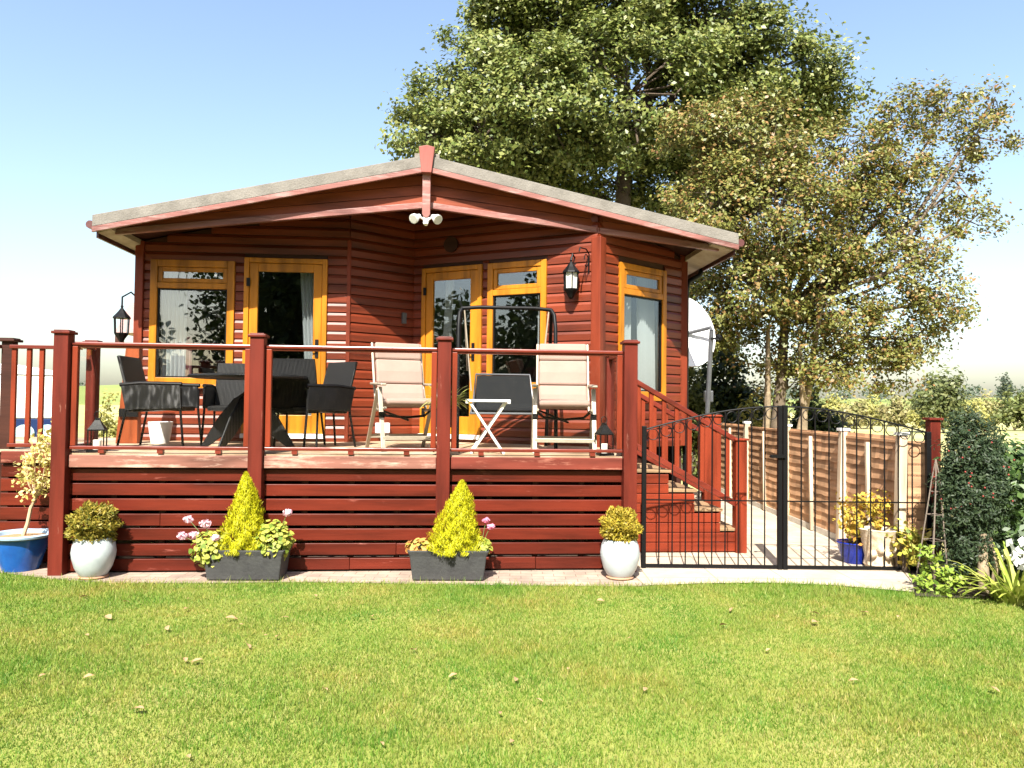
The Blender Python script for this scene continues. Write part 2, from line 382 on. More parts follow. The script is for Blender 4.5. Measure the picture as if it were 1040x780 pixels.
def window(wl, t0, t1, z0, z1, tr, fw=.075):
    mb = MB(); frame_ring(wl, mb, t0, t1, z0, z1, fw, -.03, .05)
    wl.box(mb, t0+fw, t1-fw, -.03, .048, tr-.035, tr+.035)
    o = mb.build('window', 'oak', lodge, bev=.006)
    s = MB(); a, b = t0+fw+.004, t1-fw-.004
    frame_ring(wl, s, a, b, tr+.039, z1-fw-.004, .05, -.02, .036)
    s.build('sash', 'oak', o, bev=.005)
    s = MB(); wl.box(s, t0-.01, t1+.01, .052, .085, z0-.04, z0+.004); s.build('sill', 'oak', o, bev=.006)
    pane(wl, a+.05, b-.05, tr+.085, z1-fw-.05, .015, o); pane(wl, t0+fw, t1-fw, z0+fw, tr-.035, .012, o)
    # lower rebate
    s = MB(); frame_ring(wl, s, a, b, z0+fw+.003, tr-.038, .014, -.02, .03); s.build('bead', 'black', o)
    return o
def door(wl, t0, t1, z0, z1, hinge='l', panes=True):
    mb = MB(); fw = .06
    wl.box(mb, t0, t0+fw, -.03, .05, z0, z1); wl.box(mb, t1-fw, t1, -.03, .05, z0, z1); wl.box(mb, t0+fw, t1-fw, -.03, .049, z1-fw, z1)
    o = mb.build('door', 'oak', lodge, bev=.006)
    s = MB(); a, b = t0+fw+.004, t1-fw-.004; sw = .1
    wl.box(s, a, a+sw, -.02, .034, z0+.03, z1-fw-.004); wl.box(s, b-sw, b, -.02, .034, z0+.03, z1-fw-.004)
    wl.box(s, a+sw, b-sw, -.02, .033, z1-fw-.004-sw, z1-fw-.004); wl.box(s, a+sw, b-sw, -.02, .033, z0+.03, z0+.03+.22)
    s.build('leaf', 'oak', o, bev=.006)
    pane(wl, a+sw, b-sw, z0+.25, z1-fw-sw, .012, o)
    s = MB(); tx = a+.05 if hinge == 'r' else b-.05
    wl.box(s, tx-.02, tx+.02, .036, .046, z0+.95, z0+1.17); s.tube([wl.P(tx, .04, z0+1.06), wl.P(tx, .09, z0+1.06), wl.P(tx+(.12 if hinge == 'r' else -.12), .09, z0+1.06)], .01)
    s.build('handle', 'black', o)
    hx = a if hinge == 'l' else b
    for hz in (z0+.25, z1-.35): s = MB(); wl.box(s, hx-.03, hx+.012, .051, .062, hz, hz+.1); s.build('hinge', 'black', o)
    s = MB(); wl.box(s, t0, t1, -.03, .09, z0-.03, z0+.024); s.build('threshold', 'white', o, bev=.004)
    return o
wA = Wall((-.27, 2.3), (2.2, 2.3)); wM = Wall((2.2, 2.3), (2.96, 2.85)); wL = Wall((2.96, 2.85), (5.15, 1.6)); wR = Wall((5.15, 1.6), (6.46, 2.58))
wSl = Wall((-.27, 11.5), (-.27, 2.3)); wSr = Wall((6.46, 2.58), (6.46, 11.5)); wB = Wall((6.46, 11.5), (-.27, 11.5))
LL = wL.L
def fl(s): return LL-s          # distance from the bay corner to wall parameter
opA = [(.13, 1.115, 1.75, 3.25), (1.225, 2.215, 1.15, 3.3)]
opL = [(fl(2.375), fl(1.5), 1.15, 3.3), (fl(1.42), fl(.63), 1.75, 3.3)]
opR = [(.345, 1.235, 1.66, 3.27)]
build_wall(wA, opA); build_wall(wM, []); build_wall(wL, opL); build_wall(wR, opR); build_wall(wSl, []); build_wall(wSr, []); build_wall(wB, [])
w1 = window(wA, *opA[0], 2.94, .085); d1 = door(wA, *opA[1], 'l')
d2 = door(wL, *opL[0], 'l'); w2 = window(wL, *opL[1], 2.93); w3 = window(wR, *opR[0], 2.93)
# curtains
curtain(wA, 'net_curtain', 'net', .2, .5, 1.78, 3.2, -.14, w1, 0, 6)
curtain(wA, 'drape', 'pink', .36, .55, 1.75, 2.35, -.2, w1, 0, 4)
curtain(wA, 'net_curtain', 'net', 1.85, 2.02, 1.3, 3.2, -.14, d1, .12, 4)
curtain(wA, 'drape', 'pink', 1.95, 2.07, 1.25, 2.6, -.2, d1, .08, 3)
curtain(wL, 'net_curtain', 'net', fl(2.12), fl(2.0), 1.3, 3.2, -.14, d2, -.1, 3)
curtain(wL, 'net_curtain', 'net', fl(.82), fl(.7), 1.8, 3.2, -.14, w2, 0, 3)
curtain(wR, 'net_curtain', 'net', .4, .78, 1.7, 3.2, -.16, w3, 0, 6)
curtain(wR, 'drape', 'net', .86, 1.16, 1.7, 3.22, -.12, w3, .05, 7, .03)
# trims
for (u, v), wd in (((-.27, 2.3), .1), ((2.2, 2.3), .05), ((6.46, 2.58), .1)):
    t = MB(); t.box((u, v-.0, 2.3), (wd, wd, 2.5 if u > 0 else 2.34)); t.build('corner_trim', 'trim', lodge, bev=.008)
c = MB(); dd = Vector((5.155, 1.585, 0)); c.box(dd+Vector((0, 0, 2.29)), (.13, .13, 2.44), radians(48)); c.build('corner_post', 'trim', lodge, bev=.01)
# interior
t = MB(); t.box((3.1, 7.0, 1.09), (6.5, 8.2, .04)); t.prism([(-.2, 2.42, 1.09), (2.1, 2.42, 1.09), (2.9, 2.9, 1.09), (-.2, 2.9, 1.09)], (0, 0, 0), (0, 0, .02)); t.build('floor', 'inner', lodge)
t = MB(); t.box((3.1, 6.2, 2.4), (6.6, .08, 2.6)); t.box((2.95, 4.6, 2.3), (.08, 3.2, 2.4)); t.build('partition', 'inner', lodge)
# roof
def roof_poly(off0, off1): # outline in u,z
    uL, uR = -.45, 2*UC+.45
    return [(uL, under(uL)+off0), (UC, under(UC)+off0), (uR, under(uR)+off0), (uR, under(uR)+off1), (UC, under(UC)+off1), (uL, under(uL)+off1)]
def slab(poly, v0, v1, mb=None):
    """two convex halves"""
    mb = mb or MB(); a = poly
    for idx in ((0, 1, 4, 5), (1, 2, 3, 4)):
        mb.prism([(a[i][0], v0, a[i][1]) for i in idx], (0, 0, 0), (0, v1-v0, 0))
    return mb
rf = slab(roof_poly(.07, .165), VF+.02, 11.9).build('roof', 'dark_wood', lodge)
slab(roof_poly(.166, .185), VF+.03, 11.92).build('shingles', 'shingle', rf)
slab(roof_poly(.061, .19), VF-.01, VF+.018).build('verge', 'verge', rf, bev=.006)
slab(roof_poly(0, .058), VF-.018, VF+.02).build('bargeboard', 'barge', rf, bev=.005)
for sgn, ue in ((1, -.45), (-1, 2*UC+.45)):
    so_ = MB(); ws = .19 if sgn == 1 else .3
    so_.prism([(ue+sgn*.05, VF+.03, under(ue)+.0), (ue+sgn*ws, VF+.03, under(ue+sgn*ws)+.0), (ue+sgn*ws, VF+.03, under(ue+sgn*ws)+.06), (ue+sgn*.05, VF+.03, under(ue)+.06)], (0, 0, 0), (0, 10.3, 0))
    so_.build('soffit', 'soffit', rf)
M['gutter'] = plain('gutter_brown', (.09, .03, .028), .4)
for sgn, ue in ((1, -.45), (-1, 2*UC+.45)):
    gt = MB(); gt.tube([(ue-sgn*.035, VF+.02, under(ue)+.09), (ue-sgn*.035, 11.8, under(ue)+.09)], .045, 10)
    go_ = gt.build('gutter', 'gutter', rf)
    gt = MB(); gt.box((ue+sgn*.012, 6.7, under(ue)+.02), (.022, 10.3, .12)); gt.build('eaves_board', 'gutter', rf)
cp = MB(); cp.box((UC, 6.7, under(UC)+.2), (.28, 10.4, .05)); cp.build('ridge_cap', 'shingle', rf)
# gable panel
def chord(u): return 3.40+.118*((u+.2) if u < UC else (2*UC+.2-u))
gp = MB(); PV = VF+.17
for sgn in (1, -1):
    u0 = -.3 if sgn == 1 else 2*UC+.3
    for k in range(4):
        o0, o1 = .05+k*.115, .05+(k+1)*.115-.008
        # boards follow the chord; clip to the roof
        def pt(u, o): return (u, PV, min(chord(u)+o, under(u)+.075))
        us = np.linspace(u0, UC, 14)
        for a, b in zip(us, us[1:]):
            if under(b if sgn == 1 else b) + .07 <= chord(b)+o0: continue
            P = [pt(a, o0), pt(b, o0), pt(b, o1), pt(a, o1)]
            if P[3][2]-P[0][2] < .002 and P[2][2]-P[1][2] < .002: continue
            gp.prism(P, (0, 0, 0), (0, .02, 0))
gp.build('gable_panel', wood('gable_wood', (.23, .055, .025), (.16, .034, .015), 'h', .45, vary=.03), lodge)
ch_ = MB()
for sgn in (1, -1):
    u0 = -.27 if sgn == 1 else 2*UC+.27
    P = [(u0, PV-.03, chord(u0)), (UC, PV-.03, chord(UC)), (UC, PV-.03, chord(UC)+.07), (u0, PV-.03, chord(u0)+.07)]
    ch_.prism(P, (0, 0, 0), (0, .06, 0))
ch_.build('tie_beam', 'barge', lodge, bev=.006)
kp = MB(); kz = under(UC)
kp.prism([(UC-.055, VF-.055, kz-.02), (UC+.055, VF-.055, kz-.02), (UC+.09, VF-.055, kz+.27), (UC, VF-.055, kz+.29), (UC-.09, VF-.055, kz+.27)], (0, 0, 0), (0, .1, 0))
kp.build('finial', wood('finial_wood', (.3, .1, .08), (.22, .06, .05), 'v', .5), lodge, bev=.006)
kp = MB(); kp.prism([(UC-.045, VF-.02, 3.69), (UC-.02, VF-.02, 3.655), (UC+.02, VF-.02, 3.655), (UC+.045, VF-.02, 3.69), (UC+.045, VF-.02, kz-.002), (UC-.045, VF-.02, kz-.002)], (0, .03, 0), (0, .11, 0)); kp.build('king_post', 'barge', lodge, bev=.006)
# vent, doorbell, socket
vn = MB(); p = wL.P(fl(1.95), .022, 3.58); vn.tube([p, p+wL.n*.03], .1, 24); vn.build('vent', 'dark_wood', lodge)
db = MB(); wM.box(db, .74, .8, .022, .06, 2.58, 2.72); db.build('doorbell', 'grey_metal', lodge, bev=.006)
sk = MB(); wM.box(sk, .38, .56, .022, .09, 1.18, 1.31); sk.build('socket_box', 'dish', lodge, bev=.01)
hk = MB(); p = wL.P(fl(.1), .03, 3.1)
hk.tube([p+Vector((0, 0, .0)), p+Vector((0, 0, .22)), p+wL.n*.1+Vector((0, 0, .26)), p+wL.n*.3+Vector((0, 0, .24)), p+wL.n*.33+Vector((0, 0, .19))], .008, 6)
hk.tube([p+wL.n*(.02+.07*(1+cos(t_)))+Vector((0, 0, .13+.07*sin(t_))) for t_ in np.linspace(0, 1.7*pi, 14)], .006, 6); hk.build('scroll_hook', 'black', lodge)
dp = MB(); dp.tube([(6.77, 2.7, 3.4), (6.72, 2.7, 3.3), (6.56, 2.66, 3.2), (6.53, 2.66, 3.1), (6.53, 2.66, .1)], .035, 10); dp.build('downpipe', 'black', lodge, smooth=True)
# plinth below the lodge walls at the back sides
for c_, z_ in (((-.25, 7, .52), (.06, 9, 1.04)), ((6.44, 7.1, .52), (.06, 8.9, 1.04)), ((3.1, 3.0, .51), (6.6, .06, 1.02))):
    pl_ = MB(); pl_.box(c_, z_); pl_.build('plinth', 'dark_wood', lodge)

# ================================================================== DECK
deck = empty('deck', W(0, 0, 0), TH, 'raised red timber deck with glass balustrade standing in front of the lodge', 'deck')
ZD = 1.08
# trim the floor to the deck only: boards from u=-3 to 5.2
fb = MB(); v = .0
while v < 2.95:
    ua = -3. if v > .4 else -.06
    fb.box(((5.2+ua)/2, v+.069, ZD-.014), (5.2-ua, .134, .028)); v += .142
fb.build('floor', 'deck', deck, bev=.004)
PU = [.02, 1.72, 3.41, 5.155]
def board(mb, u0, u1, v, z0, z1, th=.022): mb.box(((u0+u1)/2, v+th/2, (z0+z1)/2), (u1-u0, th, z1-z0))
bays = list(zip(PU, PU[1:]))
for i, (a, b) in enumerate(bays):
    s = MB()
    for k in range(7):
        z1 = .938-k*.1345; z0 = max(.02, z1-.106)
        dz = R.uniform(-.004, .004)
        vv = .02+R.uniform(0, .004); cut = a+(b-a)*R.choice((.5, .75, .25))
        if R.random() < .72: board(s, a+.05, b-.05, vv, z0+dz, z1+dz); continue
        board(s, a+.05, cut-.0018, vv, z0+dz, z1+dz); board(s, cut+.0018, b-.05, vv+R.uniform(-.002, .002), z0+dz+R.uniform(-.003, .003), z1+dz+R.uniform(-.003, .003))
    s.build('skirt_panel', 'skirt', deck, bev=.004)
    s = MB(); board(s, a+.066, b-.066, -.03, .952, 1.064, .04); s.build('fascia', 'fascia' if i < 2 else 'fascia_red', deck, bev=.006)
    g = MB(); g.box(((a+b)/2, 0, 1.6), (b-a-.2, .01, .9)); g.build('glass_panel', 'clear', deck)
    r = MB(); r.box(((a+b)/2, 0, 2.058), (b-a-.13, .06, .034)); r.box(((a+b)/2, 0, 2.032), (b-a-.13, .03, .02)); r.build('handrail', 'rail', deck, bev=.011)
    r = MB(); r.box(((a+b)/2, 0, 1.128), (b-a-.13, .06, .03)); r.build('bottom_rail', 'rail', deck, bev=.005)
    for q in (.2, .5, .8):
        r = MB(); r.box((a+(b-a)*q, 0, 1.096), (.05, .05, .033)); r.build('rail_block', 'rail', deck)
    for e, sg in ((a, 1), (b, -1)):
        r = MB(); r.box((e+sg*.094, 0, 1.59), (.05, .05, .89)); r.build('batten', 'balus', deck, bev=.004)
    # dark studs behind the skirt
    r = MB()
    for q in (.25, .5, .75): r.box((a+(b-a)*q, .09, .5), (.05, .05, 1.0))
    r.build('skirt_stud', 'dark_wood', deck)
def deck_post(u, v, z0, z1, w=.125, mat='post', cap=.16):
    r = MB(); r.box((u, v, (z0+z1)/2), (w, w, z1-z0)); o = r.build('post', mat, deck, bev=.006)
    r = MB(); r.box((u, v, z1+.012), (cap, cap, .024)); r.box((u, v, z1+.03), (cap*.8, cap*.8, .012)); r.build('cap', mat, o, bev=.005)
    return o
for u in PU: deck_post(u, -.02, .0, 2.14)
# left wing
deck_post(-.735, .5, 0, 2.1, .1, 'dark_wood'); deck_post(-.02, .62, ZD, 2.1, .095, 'post', .15); pass  # first post set in a darker wood colour than its neighbours
deck_post(-1.9, .44, 0, 2.1)
for u0, u1 in ((-.69, -.05), (-1.84, -.78), (-3., -1.96)):
    r = MB(); r.box(((u0+u1)/2, .44, 2.05), (u1-u0, .07, .035)); r.build('handrail', 'rail', deck, bev=.005)
    r = MB(); r.box(((u0+u1)/2, .44, 1.12), (u1-u0, .06, .035)); r.build('bottom_rail', 'rail', deck, bev=.005)
    for ub in ([-.654, -.52, -.404, -.279, -.15] if u1 > -.1 else np.arange(u0+.08, u1-.03, .125)):
        r = MB(); r.box((ub, .44, 1.585), (.042, .035, .895)); r.build('baluster', 'balus', deck, bev=.004)
    s = MB()
    for k in range(7):
        z1 = .938-k*.1345; board(s, u0-.06, u1+.0, .44+R.uniform(0, .004), max(.02, z1-.117), z1)
    s.build('skirt_panel', 'skirt', deck, bev=.004)
    s = MB(); board(s, u0-.05, u1, .41, .952, 1.064, .03); s.build('fascia', 'fascia_red', deck, bev=.006)
r = MB(); r.box((-1.7, 2.93, .52), (2.8, .03, 1.0)); r.build('rear_skirt', 'dark_wood', deck)
r = MB(); r.box((-3.03, 1.7, .52), (.03, 2.5, 1.0)); r.build('side_skirt', 'skirt', deck)
r = MB(); r.box((-.06, .2, .52), (.03, .42, 1.0)); r.build('side_skirt', 'skirt', deck)
# side returns with glass
for u, v1, post in ((-.0, .57, False), (5.155, .85, True)):
    r = MB(); r.box((u, v1/2+.02, 2.058), (.06, v1-.08, .034)); r.build('handrail', 'rail', deck, bev=.005)
    r = MB(); r.box((u, v1/2+.02, 1.128), (.06, v1-.08, .03)); r.build('bottom_rail', 'rail', deck, bev=.005)
    r = MB(); r.box((u, v1/2+.04, 1.6), (.01, v1-.16, .9)); r.build('glass_panel', 'clear', deck)
    if post: deck_post(u, v1+.03, 0, 2.1, .09)
# raking orange timber brace against the lodge corner
r = MB(); r.prism([(-.2, 1.62, ZD), (.03, 1.62, ZD), (.03, 1.62, 2.14), (-.115, 1.62, 2.14)], (0, -.05, 0), (0, .05, 0)); bo = r.build('raking_post', wood('orange_post', (.28, .065, .02), (.2, .045, .014), 'v', .45, vary=.05), deck, bev=.006)
r = MB(); r.box((-.06, 1.555, 1.42), (.2, .03, .09)); r.build('bracket', 'black', bo)
# closed right side of the deck and left
s = MB()
for k in range(8):
    z1 = 1.05-k*.1345; s.box((5.19, .45, z1-.058), (.022, .8, .117)); s.box((5.19, 2.3, z1-.058), (.022, 1.0, .117))
s.build('side_skirt', 'skirt', deck, bev=.003)

# ================================================================== STEPS
st = empty('steps', W(5.2, .85, 0), TH, 'red timber steps with sloping handrails and pale treads leading down from the deck', 'steps')
SW = .92
zs = [.855, .65, .447, .24]; us = [0.02, .58, .86, 1.14, 1.32]
prev = .02
for k, z in enumerate(zs):
    u0, u1 = us[k], us[k+1]
    r = MB(); r.box(((u0+u1)/2+.015, SW/2, z+.012), (u1-u0+.03, SW+.04, .03)); r.build('tread', 'tread', st, bev=.005)
    r = MB(); zz = z-.005
    r2 = MB(); r2.box((u1-.012, SW/2, z-.105), (.022, SW-.03, .19)); r2.build('riser', 'skirt', st)
# stepped side cladding
for vv in (0, SW):
    s = MB(); z1 = .835
    k = 0
    while z1 > .05:
        ue = max(us[i+1] for i, z in enumerate(zs) if z > z1-.03) if any(z > z1-.03 for z in zs) else .58
        z0 = max(.02, z1-.095)
        s.box((ue/2, vv+(-.012 if vv == 0 else .012), (z0+z1)/2), (ue, .022, z1-z0)); z1 -= .1025
    s.build('side_panel', wood('step_side', (.2, .03, .011), (.15, .02, .008), 'h', .45, vary=.2), st, bev=.004)
for vv, dz, top in ((-.0, 0, 1.2), (SW-.02, .02, 1.44)):
    a, b = Vector((.02, vv, 1.93+dz)), Vector((1.32, vv, 1.2+dz))
    r = MB(); r.bar(a, b, .07, .05); r.build('handrail', 'rail', st, bev=.006)
    a2, b2 = a-Vector((0, 0, .68)), b-Vector((0, 0, .68))
    r = MB(); r.bar(a2, b2, .05, .06); r.build('lower_rail', 'rail', st, bev=.005)
    for k in range(9):
        f = (k+.7)/9.4; p = a.lerp(b, f); q = a2.lerp(b2, f)
        r = MB(); r.box((p.x, vv, (p.z+q.z)/2), (.045, .035, p.z-q.z)); r.build('baluster', 'balus', st, bev=.004)
    wn = .12 if vv < .1 else .2
    r = MB(); r.box((1.36, vv, top/2), (wn, .12, top)); r.box((1.36, vv, top+.012), (wn+.03, .15, .022)); r.build('newel_post', 'balus', st, bev=.006)

# ================================================================== FIXTURES ON THE LODGE
fl_ = empty('floodlight', W(UC, VF+.0, 3.66), TH, 'pair of small white spotlights with a motion sensor below the roof peak', 'floodlight')
r = MB(); r.box((0, .05, -.02), (.07, .06, .04)); r.build('mount', 'white', fl_, bev=.006)
for sg in (-1, 1):
    r = MB(); r.tube([(sg*.03, .04, -.02), (sg*.075, .0, -.005)], .014, 8); r.build('arm', 'white', fl_)
    d = Vector((sg*.55, -.75, -.5)).normalized(); p0 = Vector((sg*.085, 0, 0))
    r = MB(); r.tube([p0-d*.02, p0+d*.02, p0+d*.07, p0+d*.1], [.022, .03, .052, .056], 18); r.build('lamp_head', 'white', fl_, smooth=True)
    r = MB(); r.tube([p0+d*.1005, p0+d*.104], [.05, .048], 18); r.build('lens', 'frost', fl_)
r = MB(); r.tube([(0, .0, -.04), (0, -.03, -.075), (0, -.045, -.1)], [.018, .032, .022], 14); r.build('sensor', 'white', fl_, smooth=True)
def lantern(name, loc, rz, label, arm, h=.42, wd=.075):
    e = empty(name, loc, rz, label, 'lantern')
    b = MB(); b.lathe([(.012, -h*.62), (.03, -h*.58), (wd*.55, -h*.5), (wd*.95, -h*.38), (wd, -h*.34)], n=8); b.build('base', 'black', e)
    b = MB(); b.lathe([(wd*1.25, h*.1), (wd*1.2, h*.14), (wd*.7, h*.26), (.03, h*.36), (.012, h*.42), (.018, h*.46), (.004, h*.56)], n=8); b.build('cap', 'black', e)
    b = MB()
    for k in range(6):
        t_ = 2*pi*k/6; b.bar((wd*.93*cos(t_), wd*.93*sin(t_), -h*.35), (wd*1.02*cos(t_), wd*1.02*sin(t_), h*.11), .012, .012)
    b.build('cage', 'black', e)
    b = MB(); b.lathe([(wd*.85, -h*.34), (wd*.92, h*.1)], n=6); b.build('lamp_glass', 'frost' if 'wall' in name else 'clear', e)
    b = MB(); b.tube(arm, .011, 8)
    b.build('bracket', 'black', e)
    return e
p = lodge.matrix_world
q = wL.P(fl(.28), .14, 3.05); lq = W(q.x, q.y, q.z)
e = lantern('wall_lantern', lq, TH+wL.rz, 'black coach lantern with frosted panes mounted on the sunlit red bay wall', [(0, 0, .17), (0, .04, .27), (0, .13, .24), (0, .135, .08), (0, .12, -.05)], .42, .085)
e2 = lantern('hanging_lantern', W(-.5, 2.36, 2.5), TH, 'clear black lantern hanging on a bracket off the left corner of the lodge', [(0, 0, .2), (.0, 0, .3), (.1, 0, .36), (.19, 0, .28), (.2, 0, .1)], .4, .085)
# decorative scroll hook beside the bay corner
# dish
ds = empty('satellite_dish', (2.95, 11.6, 0), 0, 'large white satellite dish on a leaning steel pole beside the lodge', 'satellite dish')
r = MB(); r.tube([(-.05, -.1, 0), (.0, -.16, 1.4), (.045, -.2, 2.55)], .034, 12); r.build('pole', 'grey_metal', ds, smooth=True)
r = MB(); n = 32; prof = [(.02+.5*i/8, .12*(i/8)**2) for i in range(9)]
r.lathe(prof+[(.525, .115), (.3, .02), (.02, -.02)], n=n, sx=.92, sy=1.05)
ob = r.build('reflector', 'dish', ds, smooth=True, loc=(-.34, -.02, 2.52)); ob.rotation_euler = (radians(72), 0, radians(18))
r = MB(); r.tube([(.045, -.2, 2.55), (.04, -.16, 2.6), (-.05, -.1, 2.58), (-.3, .0, 2.52)], .028, 10); r.build('bracket', 'grey_metal', ds, smooth=True)
r = MB(); r.tube([(.03, -.2, 2.44), (.12, -.42, 2.42)], .016, 8); r.tube([(.12, -.42, 2.42), (.1, -.36, 2.45)], [.03, .045], 12); r.build('feed_arm', 'black', ds)
r = MB(); r.box((.03, -.1, 1.62), (.12, .1, .16)); r.build('cable_box', 'grey_metal', ds, bev=.01)
ds.scale = (1.03, 1.03, 1.06)

# ================================================================== DECK FURNITURE
def weave():
    m, n, b = _mat('black_rattan')
    wv = nd(n, 'ShaderNodeTexWave', i_Scale=22., i_Distortion=1.2, i_Detail=1.); wv.bands_direction = 'X'; n.links.new(coords(n, (1, 1, .4)), wv.inputs['Vector'])
    wz = nd(n, 'ShaderNodeTexWave', i_Scale=30., i_Distortion=.5); wz.bands_direction = 'Z'; n.links.new(coords(n, (1, 1, 1)), wz.inputs['Vector'])
    ma = nd(n, 'ShaderNodeMath', operation='MULTIPLY'); n.links.new(wv.outputs['Fac'], ma.inputs[0]); n.links.new(wz.outputs['Fac'], ma.inputs[1])
    r = ramp(n, [(.003, .003, .003), (.014, .014, .014)]); n.links.new(ma.outputs[0], r.inputs[0]); n.links.new(r.outputs[0], b.inputs['Base Color'])
    b.inputs['Roughness'].default_value = .42; b.inputs['Specular IOR Level'].default_value = .36; bump(n, b, ma.outputs[0], .8, .008); return m
M['rattan'] = weave()
GC = 'black rattan armchairs round the patio table'
def sheet(P, th, mb=None):
    """thick sheet through a polyline profile swept along local x: P list of (x0,x1,y,z)"""
    mb = mb or MB(); n = len(P)
    vs = []
    for x0, x1, y, z in P: vs += [(x0, y, z), (x1, y, z)]
    nn = []
    for i in range(n):
        a = P[max(0, i-1)]; b = P[min(n-1, i+1)]; d = Vector((b[2]-a[2], b[3]-a[3])); d.normalize(); nn.append((-d.y*th, d.x*th))
    for i, (x0, x1, y, z) in enumerate(P): vs += [(x0, y+nn[i][0], z+nn[i][1]), (x1, y+nn[i][0], z+nn[i][1])]
    o = 2*n; f = []
    for i in range(n-1):
        a = 2*i; f += [(a, a+1, a+3, a+2), (o+a, o+a+2, o+a+3, o+a+1), (a, a+2, o+a+2, o+a), (a+1, o+a+1, o+a+3, a+3)]
    f += [(0, o, o+1, 1), (2*n-2, 2*n-1, o+2*n-1, o+2*n-2)]
    return mb.add(vs, f)
def rattan_chair(loc, rz, label):   # faces local -y
    e = empty('rattan_armchair', loc, rz, label, 'armchair', GC)
    sheet([(-.24, .24, -.27, .42), (-.24, .24, -.1, .43), (-.24, .24, .15, .41), (-.24, .24, .23, .41)], -.05).build('seat', 'rattan', e, bev=.01)
    sheet([(-.25, .25, .2, .36), (-.26, .26, .25, .55), (-.26, .26, .31, .78), (-.255, .255, .35, .92)], .03).build('backrest', 'rattan', e, bev=.008)
    for sg in (-1, 1):
        a = MB(); a.prism([(sg*.27, -.3, .4), (sg*.27, .24, .38), (sg*.27, .29, .62), (sg*.27, .1, .645), (sg*.27, -.28, .64)], (-.014, 0, 0), (.014, 0, 0)); ao = a.build('armrest', 'rattan', e, bev=.006)
        b = MB(); b.tube([(sg*.27, -.3, .645), (sg*.27, .1, .65), (sg*.27, .3, .63)], .02, 8); b.build('arm_roll', 'black', ao, smooth=True)
        for y0, y1 in ((-.29, -.33), (.24, .31)):
            l = MB(); l.tube([(sg*.265, y0, .6), (sg*.265, y0, .38), (sg*.28, y1, 0)], .0125, 8); l.build('leg', 'black', e, smooth=True)
    return e
ch1 = rattan_chair(W(.47, 1.05, ZD), TH+pi/2, 'black rattan armchair on the left of the table, turned sideways')
for (u, v, a, lb) in ((1.02, 1.75, .1, 'black rattan armchair behind the table facing the lawn, its back showing over the tabletop'),
                      (1.86, 1.25, pi-.15, 'black rattan armchair with its back to the lawn in front of the left oak door'),
                      (2.03, 1.2, -.8, 'black rattan armchair on the right of the table next to the left recliner')):
    k = copy_tree(ch1, None, lb); k.location = W(u, v, ZD); k.rotation_euler = (0, 0, TH+a)
tb = empty('patio_table', W(1.42, .82, ZD), TH, 'round black patio table with woven curved leg panels between the rattan chairs', 'table')
r = MB(); r.lathe([(.0, .705), (.52, .705), (.57, .71), (.58, .725), (.57, .74), (.0, .74)], n=40); r.build('tabletop', 'rattan', tb, smooth=True)
r = MB(); r.lathe([(.0, .741), (.53, .741), (.53, .747), (.0, .747)], n=40); r.build('glass_top', 'clear', tb)
r = MB(); r.tube([(0, 0, .05), (0, 0, .7)], .035, 12); r.build('column', 'grey_metal', tb, smooth=True)
for k in range(4):
    t_ = pi/4+k*pi/2+.5; cc, ss = cos(t_), sin(t_)
    out = [(.42, 0), (.38, .0), (.2, .24), (.06, .3), (.035, .34), (.035, .52), (.12, .46), (.25, .3), (.34, .15)]
    l = MB(); top = [(.04, .58), (.16, .5), (.33, .31), (.53, .0)]; bot = [(.04, .3), (.12, .26), (.25, .15), (.47, .0)]
    vs = [Vector((x*cc, x*ss, z)) for x, z in top+bot]
    nrm = Vector((-ss, cc, 0))*.012
    l.add([p+nrm for p in vs]+[p-nrm for p in vs], [(0, 1, 5, 4), (1, 2, 6, 5), (2, 3, 7, 6), (8, 12, 13, 9), (9, 13, 14, 10), (10, 14, 15, 11), (0, 8, 9, 1), (1, 9, 10, 2), (2, 10, 11, 3), (4, 5, 13, 12), (5, 6, 14, 13), (6, 7, 15, 14), (0, 4, 12, 8), (3, 11, 15, 7)])
    l.build('leg_panel', 'rattan', tb)
    l = MB(); l.tube([(x*cc, x*ss, z) for x, z in [(.03, .7), (.035, .55)]+top[1:]], .011, 8); l.build('leg', 'black', tb)
GR = 'pink cushioned recliners on the deck'
